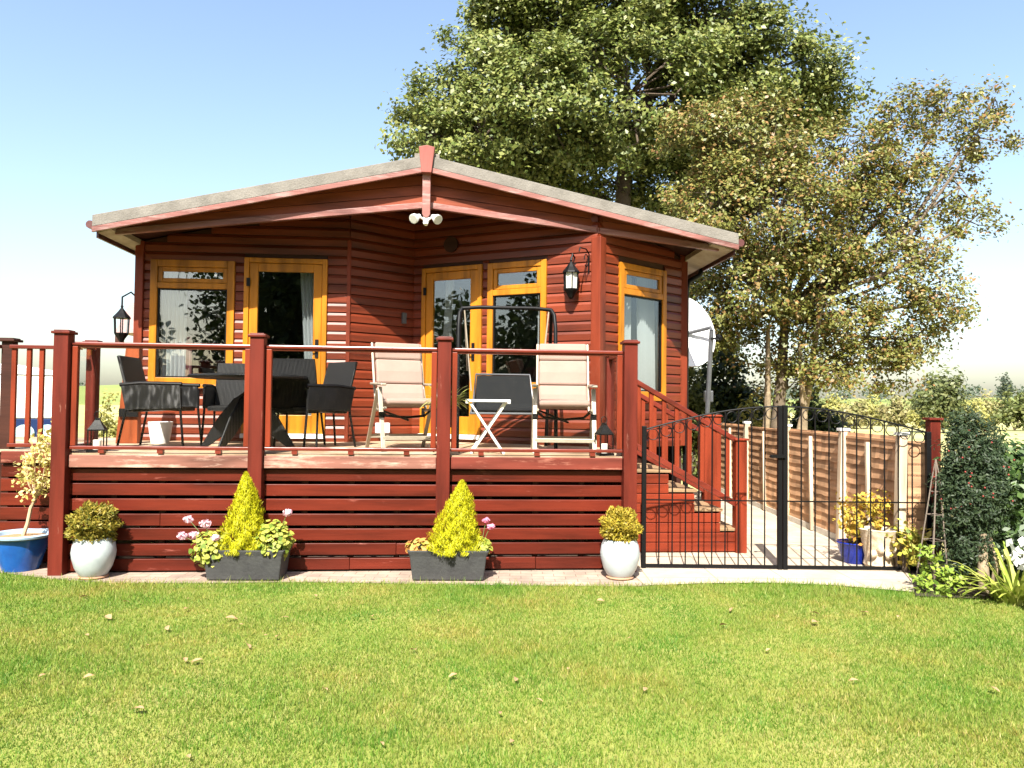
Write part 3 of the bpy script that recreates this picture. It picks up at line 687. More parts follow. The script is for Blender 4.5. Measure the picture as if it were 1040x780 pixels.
def recliner(loc, rz, label):
    e = empty('recliner_chair', loc, rz, label, 'recliner', GR)
    # cushion: seat and back with three stitched sections
    def pad(P, name): 
        o = sheet(P, .06).build(name, 'cushion', e, bev=.02); return o
    sheet([(-.25, .25, -.28, .455), (-.25, .25, -.2, .475), (-.25, .25, .05, .45), (-.25, .25, .17, .43)], .055).build('seat_cushion', 'cushion', e, bev=.022)
    bk = [(.16, .47), (.23, .66), (.235, .675), (.315, .925), (.32, .94), (.36, 1.11)]
    for k, (i, j) in enumerate(((0, 1), (2, 3), (4, 5))):
        (y0, z0), (y1, z1) = bk[i], bk[j]; ym, zm = (y0+y1)/2-.012, (z0+z1)/2-.0
        sheet([(-.25, .25, y0, z0), (-.25, .25, ym, zm), (-.25, .25, y1, z1)], .06).build('back_cushion', 'cushion', e, bev=.02)
    for sg in (-1, 1):
        x = sg*.29
        l = MB(); l.bar((x, -.12, .64), (x, -.34, 0), .045, .022, (0, 1, 0)); l.build('front_leg', 'alu', e, bev=.005)
        l = MB(); l.bar((x*1.02, -.08, .62), (x*1.06, .36, 0), .04, .022, (0, 1, 0)); l.build('rear_leg', 'alu', e, bev=.005)
        a = MB(); a.prism([(x-.03, -.3, .66), (x+.03, -.3, .66), (x+.03, .22, .68), (x-.03, .22, .68)], (0, 0, -.012), (0, 0, .014)); a.build('armrest', 'alu', e, bev=.01)
        f = MB(); f.tube([(sg*.265, .12, .4), (sg*.265, .24, .68), (sg*.265, .385, 1.12)], .014, 8); f.tube([(sg*.265, -.28, .43), (sg*.265, .15, .4)], .014, 8); f.build('frame_tube', 'alu', e, smooth=True)
        h = MB(); h.box((x*.99, -.22, .36), (.055, .04, .06)); h.build('joint', 'black', e, bev=.005)
    s = MB(); s.bar((-.29, -.3, .13), (.29, -.3, .13), .022, .04); s.bar((-.29, .27, .13), (.29, .27, .13), .022, .04); s.build('stretcher', 'alu', e, bev=.004)
    s = MB(); s.tube([(-.26, -.05, .4), (-.2, -.06, .35), (0, -.07, .33), (.2, -.06, .35), (.26, -.05, .4)], .013, 8); s.tube([(-.25, .2, .42), (.05, .0, .3)], .011, 8); s.build('brace', 'black', e)
    return e
rc = recliner(W(2.99, .85, ZD), TH+.32, 'pink cushioned recliner left of the balustrade post, angled beside the spider plant')
k = copy_tree(rc, None, 'pink cushioned recliner right of the white folding table, facing the lawn squarely'); k.location = W(4.61, .55, ZD); k.rotation_euler = (0, 0, TH-.1)
ft = empty('folding_table', W(3.83, .36, ZD), TH, 'small white folding table with crossed legs between the recliners', 'table')
r = MB()
for q in range(5): r.box((0, -.15+q*.075, .51), (.43, .066, .024))
r.box((-.2, 0, .492), (.03, .36, .02)); r.box((.2, 0, .492), (.03, .36, .02)); r.build('tabletop', 'white', ft, bev=.004)
for y in (-.13, .13):
    for sg in (-1, 1):
        r = MB(); yy = y+sg*.012; r.bar((sg*.17, yy, .485), (-sg*.16, yy, .0), .022, .035, (0, 1, 0)); r.build('leg', 'white', ft, bev=.004)
r = MB(); r.tube([(-.14, -.15, .03), (-.14, .15, .03)], .01); r.tube([(.14, -.15, .03), (.14, .15, .03)], .01); r.build('stretcher', 'white', ft)
sw = empty('swing_seat', W(4.06, 1.3, ZD), TH, 'black garden swing seat hanging in a grey tubular frame before the bay window', 'swing seat')
for sg in (-1, 1):
    r = MB(); x = sg*.52; r.tube([(x, -.42, 0), (x, -.36, .8), (x, -.3, 1.3), (x*.985, -.25, 1.45), (x*.93, -.2, 1.51)], .021, 10); r.build('front_leg', 'black', sw, smooth=True)
    r = MB(); r.tube([(x, .45, 0), (x, .2, .9), (x*.96, -.1, 1.47), (x*.93, -.2, 1.51)], .021, 10); r.build('rear_leg', 'black', sw, smooth=True)
    r = MB(); r.tube([(x*.88, -.2, 1.49), (x*.72, -.2, .62)], .008, 8); r.tube([(x*.88, -.2, 1.49), (x*.8, .1, .85)], .006, 8); r.build('hanger', 'alu', sw)
r = MB(); r.tube([(-.485, -.2, 1.51), (-.3, -.2, 1.525), (.3, -.2, 1.525), (.485, -.2, 1.51)], .021, 10); r.build('top_bar', 'black', sw, smooth=True)
sheet([(-.36, .36, -.3, .4), (-.37, .37, -.25, .42), (-.36, .36, .1, .38), (-.33, .33, .18, .48), (-.3, .3, .32, .8)], .02).build('seat_sling', 'sling', sw, bev=.006)
r = MB(); r.tube([(-.38, -.3, .38), (-.37, .12, .37), (-.34, .2, .5), (-.31, .33, .82), (.31, .33, .82), (.34, .2, .5), (.37, .12, .37), (.38, -.3, .38), (-.38, -.3, .38)], .013, 8); r.build('seat_frame', 'grey_metal', sw)
def candle(loc, rz, label):
    e = empty('candle_lantern', loc, rz, label, 'lantern', 'candle lanterns on the deck')
    r = MB(); r.box((0, 0, .01), (.15, .15, .02)); r.build('base', 'black', e)
    r = MB()
    for a in (-1, 1):
        for b in (-1, 1): r.box((a*.065, b*.065, .11), (.01, .01, .18))
    r.box((0, 0, .2), (.145, .145, .012)); r.build('cage', 'black', e)
    r = MB(); r.lathe([(.1, .205), (.06, .25), (.03, .29), (.03, .305), (.01, .31)], n=4); r.build('roof', 'black', e).rotation_euler = (0, 0, pi/4)
    r = MB(); r.tube([(.03*cos(t), 0, .335+.035*sin(t)) for t in np.linspace(-.5*pi, 1.5*pi, 13)], .004, 6); r.build('ring', 'black', e)
    r = MB(); r.lathe([(.035, .02), (.036, .105), (.03, .11)], n=16); r.build('candle', 'candle', e, smooth=True)
    return e
cl = candle(W(.24, .17, ZD), .3, 'black candle lantern on the deck by the left corner post')
k = copy_tree(cl, None, 'black candle lantern on the deck by the right corner post'); k.location = W(4.95, .16, ZD)
for nm, u, v, r0, h, mt, lb in (('pot', .22, 1.72, .13, .24, 'white', 'plain white pot standing on the deck under the left window'),):
    e = empty('plant_pot', W(u, v, ZD), 0, lb, 'pot')
    r = MB(); r.lathe([(r0*.72, 0), (r0*.85, h*.4), (r0, h), (r0*.9, h), (r0*.86, h*.9), (0.01, h*.88)]); r.build('pot', mt, e, smooth=True)
    r = MB(); r.lathe([(r0*.85, h*.86), (.01, h*.9)]); r.build('soil', 'soil', e)
# spider plant on stand
def strap_plant(name, loc, label, cat, n, L, w, cols, group=None, up=.6, seed=1, parent_mat=None, rad=.04):
    rr = np.random.default_rng(seed); e = empty(name, loc, 0, label, cat, group); V = []
    for i in range(n):
        t = rr.uniform(0, 2*pi); l = L*rr.uniform(.6, 1.1); k = 7; tilt = rr.uniform(.25, 1.)
        base = np.array([rad*cos(t)*rr.uniform(0, 1), rad*sin(t)*rr.uniform(0, 1), 0]); p = base.copy(); d = np.array([cos(t)*tilt, sin(t)*tilt, up+.5]); d /= np.linalg.norm(d)
        side = np.array([-sin(t), cos(t), 0]); prev = None
        for j in range(k):
            ww = w*(1-(j/k)**2)*.5+.0015; cur = (p-side*ww, p+side*ww)
            if prev is not None: V += [prev[0], prev[1], cur[1], cur[0]]
            prev = cur; p = p+d*l/k; d = d+np.array([0, 0, -.22*(.6+tilt)]); d /= np.linalg.norm(d)
    # join each blade: shared positions are enough for shading
    mesh_np('leaves', np.array(V), 4, leaf('strap_leaf', cols, .3), e)
    return e
e = strap_plant('spider_plant', W(3.42, .32, ZD+.42), 'yellow green spider plant arching out on both sides of the balustrade post', 'plant', 90, .36, .018, [(.3, .33, .07), (.5, .48, .16), (.2, .26, .05)], seed=4, rad=.1)
e2 = empty('plant_stand', W(3.42, .32, ZD), 0, 'dark pot on a metal stand behind the balustrade post', 'plant stand')
r = MB(); r.lathe([(.09, .25), (.13, .43), (.11, .43), (.1, .4), (.01, .4)]); r.build('pot', 'trough', e2, smooth=True)
for k in range(3):
    t_ = k*2*pi/3+.4; r = MB(); r.tube([(.1*cos(t_), .1*sin(t_), .27), (.07*cos(t_), .07*sin(t_), .12), (.15*cos(t_), .15*sin(t_), 0)], .008, 6); r.build('leg', 'black', e2)

# ================================================================== POTS AND PLANTS IN FRONT
def sphere_dirs(n, rr): return unit(rr.normal(size=(n, 3)))
def egg_pot(loc, label):
    e = empty('egg_pot', loc, 0, label, 'pot', 'white egg shaped pots in front of the deck')
    r = MB(); r.lathe([(.105, .015), (.118, .03), (.15, .09), (.172, .17), (.178, .22), (.168, .29), (.15, .335), (.145, .345), (.132, .34), (.13, .3), (.01, .29)], n=40); r.build('bowl', 'pot_white', e, smooth=True)
    r = MB(); r.lathe([(.12, .0), (.125, .008), (.118, .018), (.01, .018)], n=32); r.build('saucer', 'terracotta', e, smooth=True)
    r = MB(); r.lathe([(.131, .3), (.01, .32)], n=24); r.build('soil', 'soil', e)
    return e
ep = egg_pot((-3.635, 6.66, .012), 'white egg shaped pot beside the blue pot and left corner post')
k = copy_tree(ep, None, 'white egg shaped pot next to the iron gate'); k.location = (.99, 6.87, .012)
GB = 'golden ball shrubs in the white pots'
def ball_shrub(loc, label, seed, cols, rx=.2, rz=.17):
    rr = np.random.default_rng(seed); e = empty('ball_shrub', loc, 0, label, 'shrub', GB)
    n = 4200; d = sphere_dirs(n, rr); lump = 1+.13*np.sin(d[:, 0]*7+seed)*np.cos(d[:, 1]*6)+.1*np.sin(d[:, 2]*9+2*d[:, 0])
    rad = rr.uniform(.45, 1., n)**.5*lump; C = d*rad[:, None]*np.array([rx, rx, rz])+np.array([0, 0, rz*.85]); C[:, 2] = np.maximum(C[:, 2], .0)
    T = d+rr.normal(size=(n, 3))*.45+np.array([0, 0, .5]); N = rr.normal(size=(n, 3))
    V = cards(C, N, rr.uniform(.03, .055, n), rr.uniform(.012, .02, n), T); mesh_np('foliage', V, 4, leaf('golden_shrub_leaf', cols, .35), e)
    s = MB()
    for q in range(7):
        t_ = q*.9; s.tube([(0, 0, -.04), (.05*cos(t_), .05*sin(t_), .06), (.11*cos(t_), .11*sin(t_), .18)], [.008, .006, .003], 6)
    s.build('stem', 'bark', e); return e
ball_shrub((-3.635, 6.66, .32), 'rounded golden green shrub in the white pot beside the left corner post', 3, [(.1, .12, .02), (.25, .22, .03), (.36, .27, .04), (.16, .15, .025)], .205, .175)
ball_shrub((.99, 6.87, .32), 'bright yellow tufted shrub in the white pot next to the iron gate', 5, [(.17, .16, .02), (.4, .32, .03), (.48, .36, .05), (.26, .2, .03)], .18, .165)
# blue pot
bp = empty('blue_pot', (-4.46, 6.96, .008), 0, 'blue glazed flared pot with a pale rim at the left end', 'pot')
r = MB(); r.lathe([(.15, 0), (.155, .02), (.2, .17), (.228, .27), (.23, .285)], n=40); r.build('bowl', 'pot_blue', bp, smooth=True)
r = MB(); r.lathe([(.229, .286), (.265, .3), (.27, .318), (.255, .328), (.225, .32), (.215, .29), (.01, .285)], n=40); r.build('rim', 'pot_rim', bp, smooth=True)
r = MB(); r.lathe([(.218, .29), (.01, .305)], n=24); r.build('soil', plain('chipped_bark', (.4, .25, .12), .9, c2=(.2, .12, .06), nscale=40, bmp=.8), bp)
vs_ = empty('variegated_shrub', (-4.45, 6.96, .3), 0, 'small standard shrub with creamy yellow leaves in the blue pot', 'shrub')
r = MB(); r.tube([(0, 0, 0), (.04, 0, .12), (.07, -.01, .26), (.115, 0, .38), (.13, 0, .5)], [.02, .017, .016, .014, .008], 8)
for t_ in range(9): a = t_*.7; r.tube([(.11, 0, .36), (.13+.08*cos(a), .08*sin(a), .48), (.14+.15*cos(a), .13*sin(a), .6+.03*t_)], [.008, .006, .003], 6)
r.build('trunk', plain('cane_bark', (.5, .36, .22), .8), vs_, smooth=True)
rr = np.random.default_rng(21); n = 620; d = sphere_dirs(n, rr); C = d*(rr.uniform(.3, 1, n)**.5)[:, None]*np.array([.2, .18, .3])*(1+.25*np.sin(5*d[:, :1]+3*d[:, 2:]))+np.array([.15, 0, .62])
C2 = rr.normal(size=(110, 3))*np.array([.05, .05, .07])+np.array([.24, 0, .9]); C = np.vstack([C, C2]); n = len(C)
C[:, 0] += .12*(C[:, 2]-.6)
mesh_np('foliage', cards(C, rr.normal(size=(n, 3))+np.array([0, -.6, .5]), rr.uniform(.035, .06, n), rr.uniform(.022, .036, n)), 4, leaf('variegated_leaf', [(.25, .25, .05), (.62, .52, .16), (.7, .6, .28), (.45, .38, .09)], .3), vs_)
# troughs
GT = 'dark rectangular trough planters in front of the deck'
def trough(loc, label):
    e = empty('trough_planter', loc, TH*.4, label, 'planter', GT)
    r = MB(); b0, b1 = (.31, .13), (.36, .16); h = .262
    def ring(a, b, z): return [(-a, -b, z), (a, -b, z), (a, b, z), (-a, b, z)]
    vs = ring(*b0, 0)+ring(.335, .148, h*.8)+ring(*b1, h)+ring(b1[0]-.02, b1[1]-.02, h)+ring(b1[0]-.03, b1[1]-.03, h-.05)
    fs = [(3, 2, 1, 0)]
    for k in range(4):
        for j in range(4): fs.append((4*k+j, 4*k+(j+1) % 4, 4*k+4+(j+1) % 4, 4*k+4+j))
    r.add(vs, fs+[(16, 17, 18, 19)]); r.build('box', 'trough', e, bev=.012)
    r = MB(); r.box((0, 0, h-.045), (.64, .25, .02)); r.build('soil', 'soil', e)
    return e
T1, T2 = Vector((-2.31, 6.72, .012)), Vector((-.545, 6.8, .012))
tp = trough(T1, 'dark trough planter with pale pink geraniums on both sides of its conifer'); k = copy_tree(tp, None, 'dark trough planter with only two small pink flower heads at its right end'); k.location = T2
GCN = 'golden conifers in the trough planters'
def conifer(loc, label, h, r0, seed, lean=0.):
    rr = np.random.default_rng(seed); e = empty('golden_conifer', loc, 0, label, 'conifer', GCN)
    n = 15000; z = rr.uniform(0, 1, n)**1.35; t = rr.uniform(0, 2*pi, n)
    prof = np.where(z < .12, .82+.18*(z/.12), 1.)*(1-z)**.74*.97+.015; lump = 1+.15*np.sin(3*t+7*z+seed)+.13*np.sin(7*t-19*z+seed)+.12*np.sin(11*t+31*z)
    rad = r0*prof*lump*(rr.uniform(.4, 1, n)**.4); C = np.stack([rad*np.cos(t)+lean*z, rad*np.sin(t), z*h*.97+.01], 1)
    T = np.stack([np.cos(t)*.5, np.sin(t)*.5, np.full(n, 1.)], 1)+rr.normal(size=(n, 3))*.28
    N = np.stack([np.cos(t), np.sin(t), np.full(n, .2)], 1)+rr.normal(size=(n, 3))*.6
    mesh_np('foliage', cards(C, N, rr.uniform(.025, .055, n), rr.uniform(.004, .0075, n), T), 4, leaf('golden_conifer_leaf', [(.27, .29, .01), (.5, .5, .012), (.6, .58, .016), (.55, .49, .015)], .4), e)
    s = MB(); s.tube([(0, 0, -.03), (lean*.5, 0, h*.5), (lean*.9, 0, h*.85)], [.02, .014, .004], 8); s.build('trunk', 'bark', e); return e
conifer(T1+Vector((-.03, 0, .22)), 'slim golden conifer in the trough that has geraniums on both sides', .70, .215, 2)
conifer(T2+Vector((.05, 0, .22)), 'broad lopsided golden conifer in the trough with two small flower heads', .64, .25, 8, .06)
M['geran'] = leaf('geranium_leaf', [(.1, .17, .02), (.3, .34, .05), (.42, .4, .07), (.16, .22, .03)], .3)
M['geran_red'] = leaf('geranium_red_leaf', [(.3, .3, .05), (.5, .22, .06), (.45, .4, .1), (.55, .16, .07)], .3)
M['petal_white'] = leaf('pale_petal', [(.72, .46, .55), (.76, .6, .65), (.7, .36, .48)], .3)
M['petal_pink'] = leaf('pink_petal', [(.65, .12, .25), (.72, .34, .44), (.62, .2, .32)], .3)
def geranium(loc, label, n, rx, rz, heads, seed, pet, lm='geran', droop=0.):
    rr = np.random.default_rng(seed); e = empty('geranium', loc, 0, label, 'geranium', 'geraniums in the trough planters')
    d = sphere_dirs(n, rr); C = d*(rr.uniform(.3, 1, n)**.5)[:, None]*np.array([rx, rx*.75, rz])+np.array([0, -.02, rz*.7-droop])
    N = d+np.array([0, -.4, .9])+rr.normal(size=(n, 3))*.4; s_ = rr.uniform(.03, .055, n)
    V = []
    for c, nn, s in zip(C, unit(N), s_):   # rounded hexagon leaves
        a = np.cross(nn, rr.normal(size=3)); a /= np.linalg.norm(a); b = np.cross(nn, a)
        for q in range(6): t = q*pi/3; V.append(c+(a*cos(t)+b*sin(t))*s*.5*(1+.12*(-1)**q))
    mesh_np('foliage', np.array(V), 6, lm, e)
    s = MB()
    for k in range(6): t_ = k*1.05; s.tube([(0, 0, -.06), (rx*.3*cos(t_), rx*.3*sin(t_), rz*.4), (rx*.6*cos(t_), rx*.6*sin(t_), rz)], .005, 6)
    for h in heads: s.tube([(0, 0, 0), (h[0]*.6, h[1]*.6, h[2]*.7), (h[0], h[1], h[2])], .0035, 6)
    s.build('stem', 'stem', e)
    for hx, hy, hz, hr in heads:
        m_ = 90; hr = hr*1.2; d = sphere_dirs(m_, rr); Cc = d*hr*rr.uniform(.6, 1, m_)[:, None]*np.array([1, 1, .75])
        o = mesh_np('flower_head', cards(Cc, d+rr.normal(size=(m_, 3))*.3, rr.uniform(.02, .03, m_), rr.uniform(.018, .026, m_)), 4, pet, e, loc=(hx, hy, hz))
    return e
geranium(T1+Vector((-.3, -.05, .2)), 'trailing geranium with four pale pink heads at the left end of the left trough', 420, .18, .17, [(-.2, -.02, .31, .04), (-.06, 0, .27, .045), (-.24, -.04, .17, .04), (-.13, -.06, .18, .04), (.06, -.08, .16, .035)], 1, 'petal_white', droop=.06)
geranium(T1+Vector((.24, -.03, .2)), 'leafy geranium with one pink and white head at the right end of the left trough', 440, .175, .19, [(.11, 0, .37, .035)], 2, 'petal_white')
geranium(T2+Vector((-.27, -.03, .22)), 'low geranium with reddish leaves and no flowers at the left end of the right trough', 140, .12, .08, [], 3, 'petal_pink', 'geran_red')
geranium(T2+Vector((.28, -.03, .22)), 'geranium with two small pink heads at the right end of the right trough', 150, .11, .09, [(.05, 0, .29, .028), (.09, -.01, .24, .03)], 4, 'petal_pink')

# ================================================================== IRON GATE
GI = 'arched black iron gate leaves'
GXL, GXM, GXR = 1.275, 2.60, 4.0; GY = 7.29
def zt(x):
    f = (x-GXL)/(GXM-GXL) if x < GXM else (GXR-x)/(GXR-GXM)
    return 1.33+.235*sin(max(0., min(1., f))*pi/2)
def iron_gate(x0, x1, label, posts, hinge):
    e = empty('iron_gate', (0, GY, 0), 0, label, 'gate', GI)
    xs = np.linspace(x0, x1, 20)
    r = MB(); r.tube([(x, 0, zt(x)) for x in xs], .008, 8); r.build('top_rail', 'black', e)
    for z, h in ((.035, .03), (.66, .012)):
        r = MB(); r.box(((x0+x1)/2, 0, z), (x1-x0, .014, h)); r.build('cross_rail', 'black', e)
    r = MB(); r.tube([(x, .0, zt(x)-.115) for x in xs], .005, 8)
    n = 9; bx = [x0+(x1-x0)*(k+1)/(n+1) for k in range(n)]
    for x in bx:
        r2 = MB(); r2.tube([(x, 0, .03), (x, 0, zt(x))], .0068, 6); r2.build('bar', 'black', e)
    sp = (x1-x0)/(n+1)
    for k in range(n+1):
        x = x0+(k+.5)*sp; r2 = MB(); c = zt(x)-.068; r2.tube([(x+.052*cos(t), 0, c+.052*sin(t)) for t in np.linspace(0, 2*pi, 21)], .0045, 6); r2.build('ring', 'black', e)
    for px, wd, h in posts:
        r2 = MB(); r2.box((px, 0, h/2), (wd, wd, h)); r2.build('post', 'black', e, bev=.004)
    return e
g1 = iron_gate(GXL+.02, GXM-.04, 'left black iron gate leaf in front of the steps', [(GXL, .042, 1.365), (GXM-.024, .042, 1.575)], 0)
g2 = iron_gate(GXM+.05, GXR-.02, 'right black iron gate leaf in front of the lap fence', [(GXM+.026, .044, 1.58), (GXR, .045, 1.34)], 1)
r = MB(); r.box((GXM-.05, -.03, 1.09), (.14, .02, .03)); r.tube([(GXM-.12, -.03, 1.09), (GXM-.12, -.07, 1.09)], .014, 8); r.build('latch', 'black', g1)

# ================================================================== LAP FENCE
fe = empty('garden_fence', (3.84, 7.45, 0), 0, 'brown overlapping board fence with pale posts running along the concrete path', 'fence')
fa = Vector((3.84, 7.45, 0)); fd = (Vector((3.86, 14.8, 0))-fa).normalized(); fn = Vector((-fd.y, fd.x, 0))
wf = []
posd = [-.05, 1.26, 3.06, 4.86, 6.66]
off = Vector((3.84, 7.45, 0))
for a, b in zip(posd, posd[1:]):
    r = MB(); z = .07
    k = 0
    while z < 1.2:
        segs = 14; h = .135; prevp = None; wob = [R.uniform(-.008, .008) for _ in range(segs+1)]
        for i in range(segs+1):
            t_ = a+.05+(b-a-.1)*i/segs; p = fa+fd*t_-off
            lo = p+fn*.028+Vector((0, 0, z+wob[i])); hi = p+fn*.008+Vector((0, 0, z+h))
            cur = (lo, hi, hi-fn*.008, lo-fn*.012)
            if prevp is not None:
                r.add(list(prevp)+list(cur), [(0, 1, 5, 4), (3, 7, 6, 2), (0, 4, 7, 3), (1, 2, 6, 5)])
            prevp = cur
        z += .107+R.uniform(-.006, .006); k += 1
    r.build('panel', 'fence', fe)
    r = MB()
    p = fa+fd*((a+b)/2)-off; r.bar(p+fn*.045+Vector((0, 0, .02)), p+fn*.045+fd*.05+Vector((0, 0, 1.2)), .035, .04, (1, 0, 0)); r.build('batten', 'fpost', fe)
    r = MB(); p0 = fa+fd*(a+.05)-off; p1 = fa+fd*(b-.05)-off; r.bar(p0+Vector((0, 0, 1.235)), p1+Vector((0, 0, 1.235)), .06, .025); r.build('capping', 'fence', fe)
    r = MB(); r.bar(p0+Vector((0, 0, .035))+fn*.02, p1+Vector((0, 0, .035))+fn*.02, .03, .1); r.build('gravel_board', 'concrete', fe)
r = MB()
for k in range(11): r.bar((.02, -.02, .1+k*.108), (.3, -.05, .1+k*.108+R.uniform(-.004, .004)), .016, .13)
r.build('return_panel', 'fence', fe)
for d in posd:
    r = MB(); p = fa+fd*d-off; r.bar(p+fn*.07, p+fn*.035+Vector((0, 0, 1.3)), .08, .09, (0, 1, 0)); r.build('fence_post', 'fpost', fe, bev=.006)
    # white cap
    r = MB(); r.box(p+fn*.035+Vector((0, 0, 1.315)), (.11, .11, .03)); r.build('post_cap', 'white', fe)
tp_ = empty('timber_post', (4.12, 7.42, 0), 0, 'single red timber post with a flat cap beside the dark yew', 'post')
r = MB(); r.box((0, 0, .725), (.1, .1, 1.45)); r.build('shaft', 'post', tp_, bev=.005); r = MB(); r.box((0, 0, 1.462), (.14, .14, .024)); r.build('cap', 'post', tp_, bev=.004)
# trellis obelisk
ob = empty('trellis_obelisk', (3.66, 6.62, 0), .3, 'thin wire obelisk trellis leaning at the end of the gate', 'trellis')
r = MB()
for a in range(4):
    t_ = pi/4+a*pi/2; r.tube([(.13*cos(t_), .13*sin(t_), 0), (.03*cos(t_)+.05, .03*sin(t_), .95), (.05, 0, 1.12)], .006, 6)
r.build('leg', 'rust', ob)
r = MB()
for z in (.2, .42, .64, .84):
    s = .13-.1*z/.95; c0 = .05*z; P = [(c0+s*cos(pi/4+a*pi/2), s*sin(pi/4+a*pi/2), z) for a in range(5)]; r.tube(P, .004, 6)
r.build('hoop', 'rust', ob)

# ================================================================== PLANTS AT THE RIGHT
def leafy(name, loc, label, cat, n, size, cols, ls, seed, lobes=None, stems=6, group=None, trans=.3, bark='bark', nrm=(0, -.3, .6), aspect=.6, floor=.0, spec=.3):
    """clumped foliage; lobes: list of (x,y,z,rx,ry,rz,weight)"""
    rr = np.random.default_rng(seed); e = empty(name, loc, 0, label, cat, group)
    lobes = lobes or [(0, 0, size[2]*.55, size[0], size[1], size[2]*.5, 1.)]
    wt = np.array([l[6] for l in lobes]); cnt = (wt/wt.sum()*n).astype(int); C = []; N = []
    for l, k in zip(lobes, cnt):
        nc = max(3, k//22); d = sphere_dirs(nc, rr); cc = d*(rr.uniform(.35, 1, nc)**.5)[:, None]*np.array(l[3:6])+np.array(l[:3])
        ii = rr.integers(0, nc, k); sp = max(ls*1.3, .14*min(l[3:6])); C.append(cc[ii]+rr.normal(size=(k, 3))*sp*.6); N.append(d[ii]*.9+rr.normal(size=(k, 3))*.6+np.array(nrm))
    C = np.vstack(C); N = np.vstack(N); C[:, 2] = np.where(C[:, 2] < floor, floor+rr.uniform(0, .05, len(C)), C[:, 2])
    s_ = rr.uniform(.7, 1.25, len(C))*ls
    mesh_np('foliage', cards(C, N, s_, s_*aspect, fold=.12), 4, leaf(name+'_leaf', cols, trans, spec=spec), e)
    s = MB()
    for k in range(stems):
        l = lobes[k % len(lobes)]; t_ = k*2.4; s.tube([(.02*cos(t_), .02*sin(t_), 0), (l[0]*.5+.1*l[3]*cos(t_), l[1]*.5+.1*l[4]*sin(t_), l[2]*.5), (l[0]+.3*l[3]*cos(t_), l[1]+.3*l[4]*sin(t_), l[2])], [.012+.02*size[2]/3, .009+.012*size[2]/3, .004], 6)
    s.build('stem', bark, e); return e
e = empty('small_blue_pot', (3.46, 7.66, .012), 0, 'small dark blue pot behind the right gate leaf', 'pot')
r = MB(); r.lathe([(.11, 0), (.15, .12), (.165, .19), (.175, .2), (.165, .21), (.15, .2), (.01, .19)], n=28); r.build('bowl', 'navy', e, smooth=True)
r = MB(); r.lathe([(.15, .19), (.01, .2)], n=20); r.build('soil', 'soil', e)
leafy('golden_bush', (3.5, 7.66, .17), 'yellow leaved bush in the small dark blue pot', 'shrub', 900, (.26, .2, .5), [(.4, .27, .03), (.58, .42, .06), (.3, .26, .04), (.45, .2, .03)], .055, 31, [(-.02, 0, .3, .18, .17, .2, 1), (.26, .05, .4, .2, .17, .13, .9), (.12, 0, .15, .18, .15, .12, .5)])
so2 = empty('stone_planter', (3.6, 7.45, .012), .2, 'weathered cream stone planter with a rough carved face behind the right gate leaf', 'planter')
r = MB(); r.lathe([(.12, 0), (.14, .03), (.125, .1), (.15, .22), (.17, .34), (.185, .37), (.16, .375), (.15, .33), (.01, .32)], n=20)
r.build('urn', 'stone', so2, smooth=True)
r = MB()
for a in range(5):
    t_ = -pi/2+(a-2)*.5; r.lathe([(.004, -.045), (.03, -.03), (.042, 0), (.03, .03), (.004, .045)], (.135*cos(t_), .135*sin(t_), .14+.05*(a % 2)), 10)
r.build('relief', 'stone', so2, smooth=True)
r = MB(); r.lathe([(.152, .33), (.01, .34)], n=20); r.build('soil', 'soil', so2)
leafy('planter_shrub', (3.76, 7.25, .012), 'yellow green leafy plant growing beside the cream stone planter', 'plant', 380, (.15, .13, .4), [(.2, .26, .03), (.42, .42, .07), (.55, .4, .08), (.12, .18, .03)], .07, 33, [(0, 0, .24, .15, .13, .17, 1)])
leafy('bedding_plant', (3.62, 6.42, .0), 'low bright green bushy plant at the foot of the wire obelisk', 'plant', 420, (.2, .15, .25), [(.12, .22, .03), (.28, .36, .05), (.2, .28, .04)], .05, 34, [(.0, 0, .1, .2, .14, .1, 1), (-.06, .05, .28, .06, .05, .12, .35)])
# yew with red berries
yew = leafy('yew_bush', (4.0, 6.62, 0), 'tall dark green yew bush with small red berries at the right of the gate', 'bush', 26000, (.36, .3, 1.5), [(.018, .035, .016), (.035, .058, .026), (.05, .075, .03), (.026, .045, .022)], .042, 35,
      [(x*.72+.02, y, z, rx*.78, ry*.9, rz, w_) for x, y, z, rx, ry, rz, w_ in [(-.04, 0, 1.12, .3, .26, .3, 1.1), (-.05, 0, .75, .36, .3, .33, 1.3), (.12, .03, .88, .34, .3, .36, 1), (-.05, 0, .4, .3, .26, .26, .9), (-.16, 0, 1.38, .1, .1, .16, .22), (.02, .02, 1.42, .09, .1, .15, .2), (.2, 0, 1.28, .13, .13, .17, .3), (-.24, -.03, .25, .16, .14, .2, .35), (-.3, .0, .95, .13, .12, .16, .2), (.36, 0, .7, .12, .14, .2, .25), (-.02, .08, .6, .3, .16, .5, 1.)]], 9, aspect=.3, bark='bark_pale')
rr = np.random.default_rng(5); k = 60; d = sphere_dirs(k, rr); d[:, 1] = -abs(d[:, 1]); C = d*np.array([.34, .32, .42])+np.array([.02, 0, .98])
bm_ = MB(); bm_.lathe([(.002, -.008), (.006, -.005), (.008, 0), (.006, .005), (.002, .008)], n=8); b0 = bm_.build('berry', leaf('berry', [(.2, .025, .022), (.27, .05, .04)], .1), yew, smooth=True, loc=tuple(C[0]))
for c in C[1:40]: b_ = b0.copy(); COL.objects.link(b_); b_.parent = yew; b_.location = tuple(c)
s = MB(); s.tube([(.02, -.16, 0), (0, -.17, .2), (.03, -.12, .5)], [.05, .045, .03], 9); s.tube([(.1, -.14, 0), (.12, -.16, .25), (.1, -.08, .5)], [.03, .025, .02], 8); s.build('trunk', 'bark_pale', yew, smooth=True)
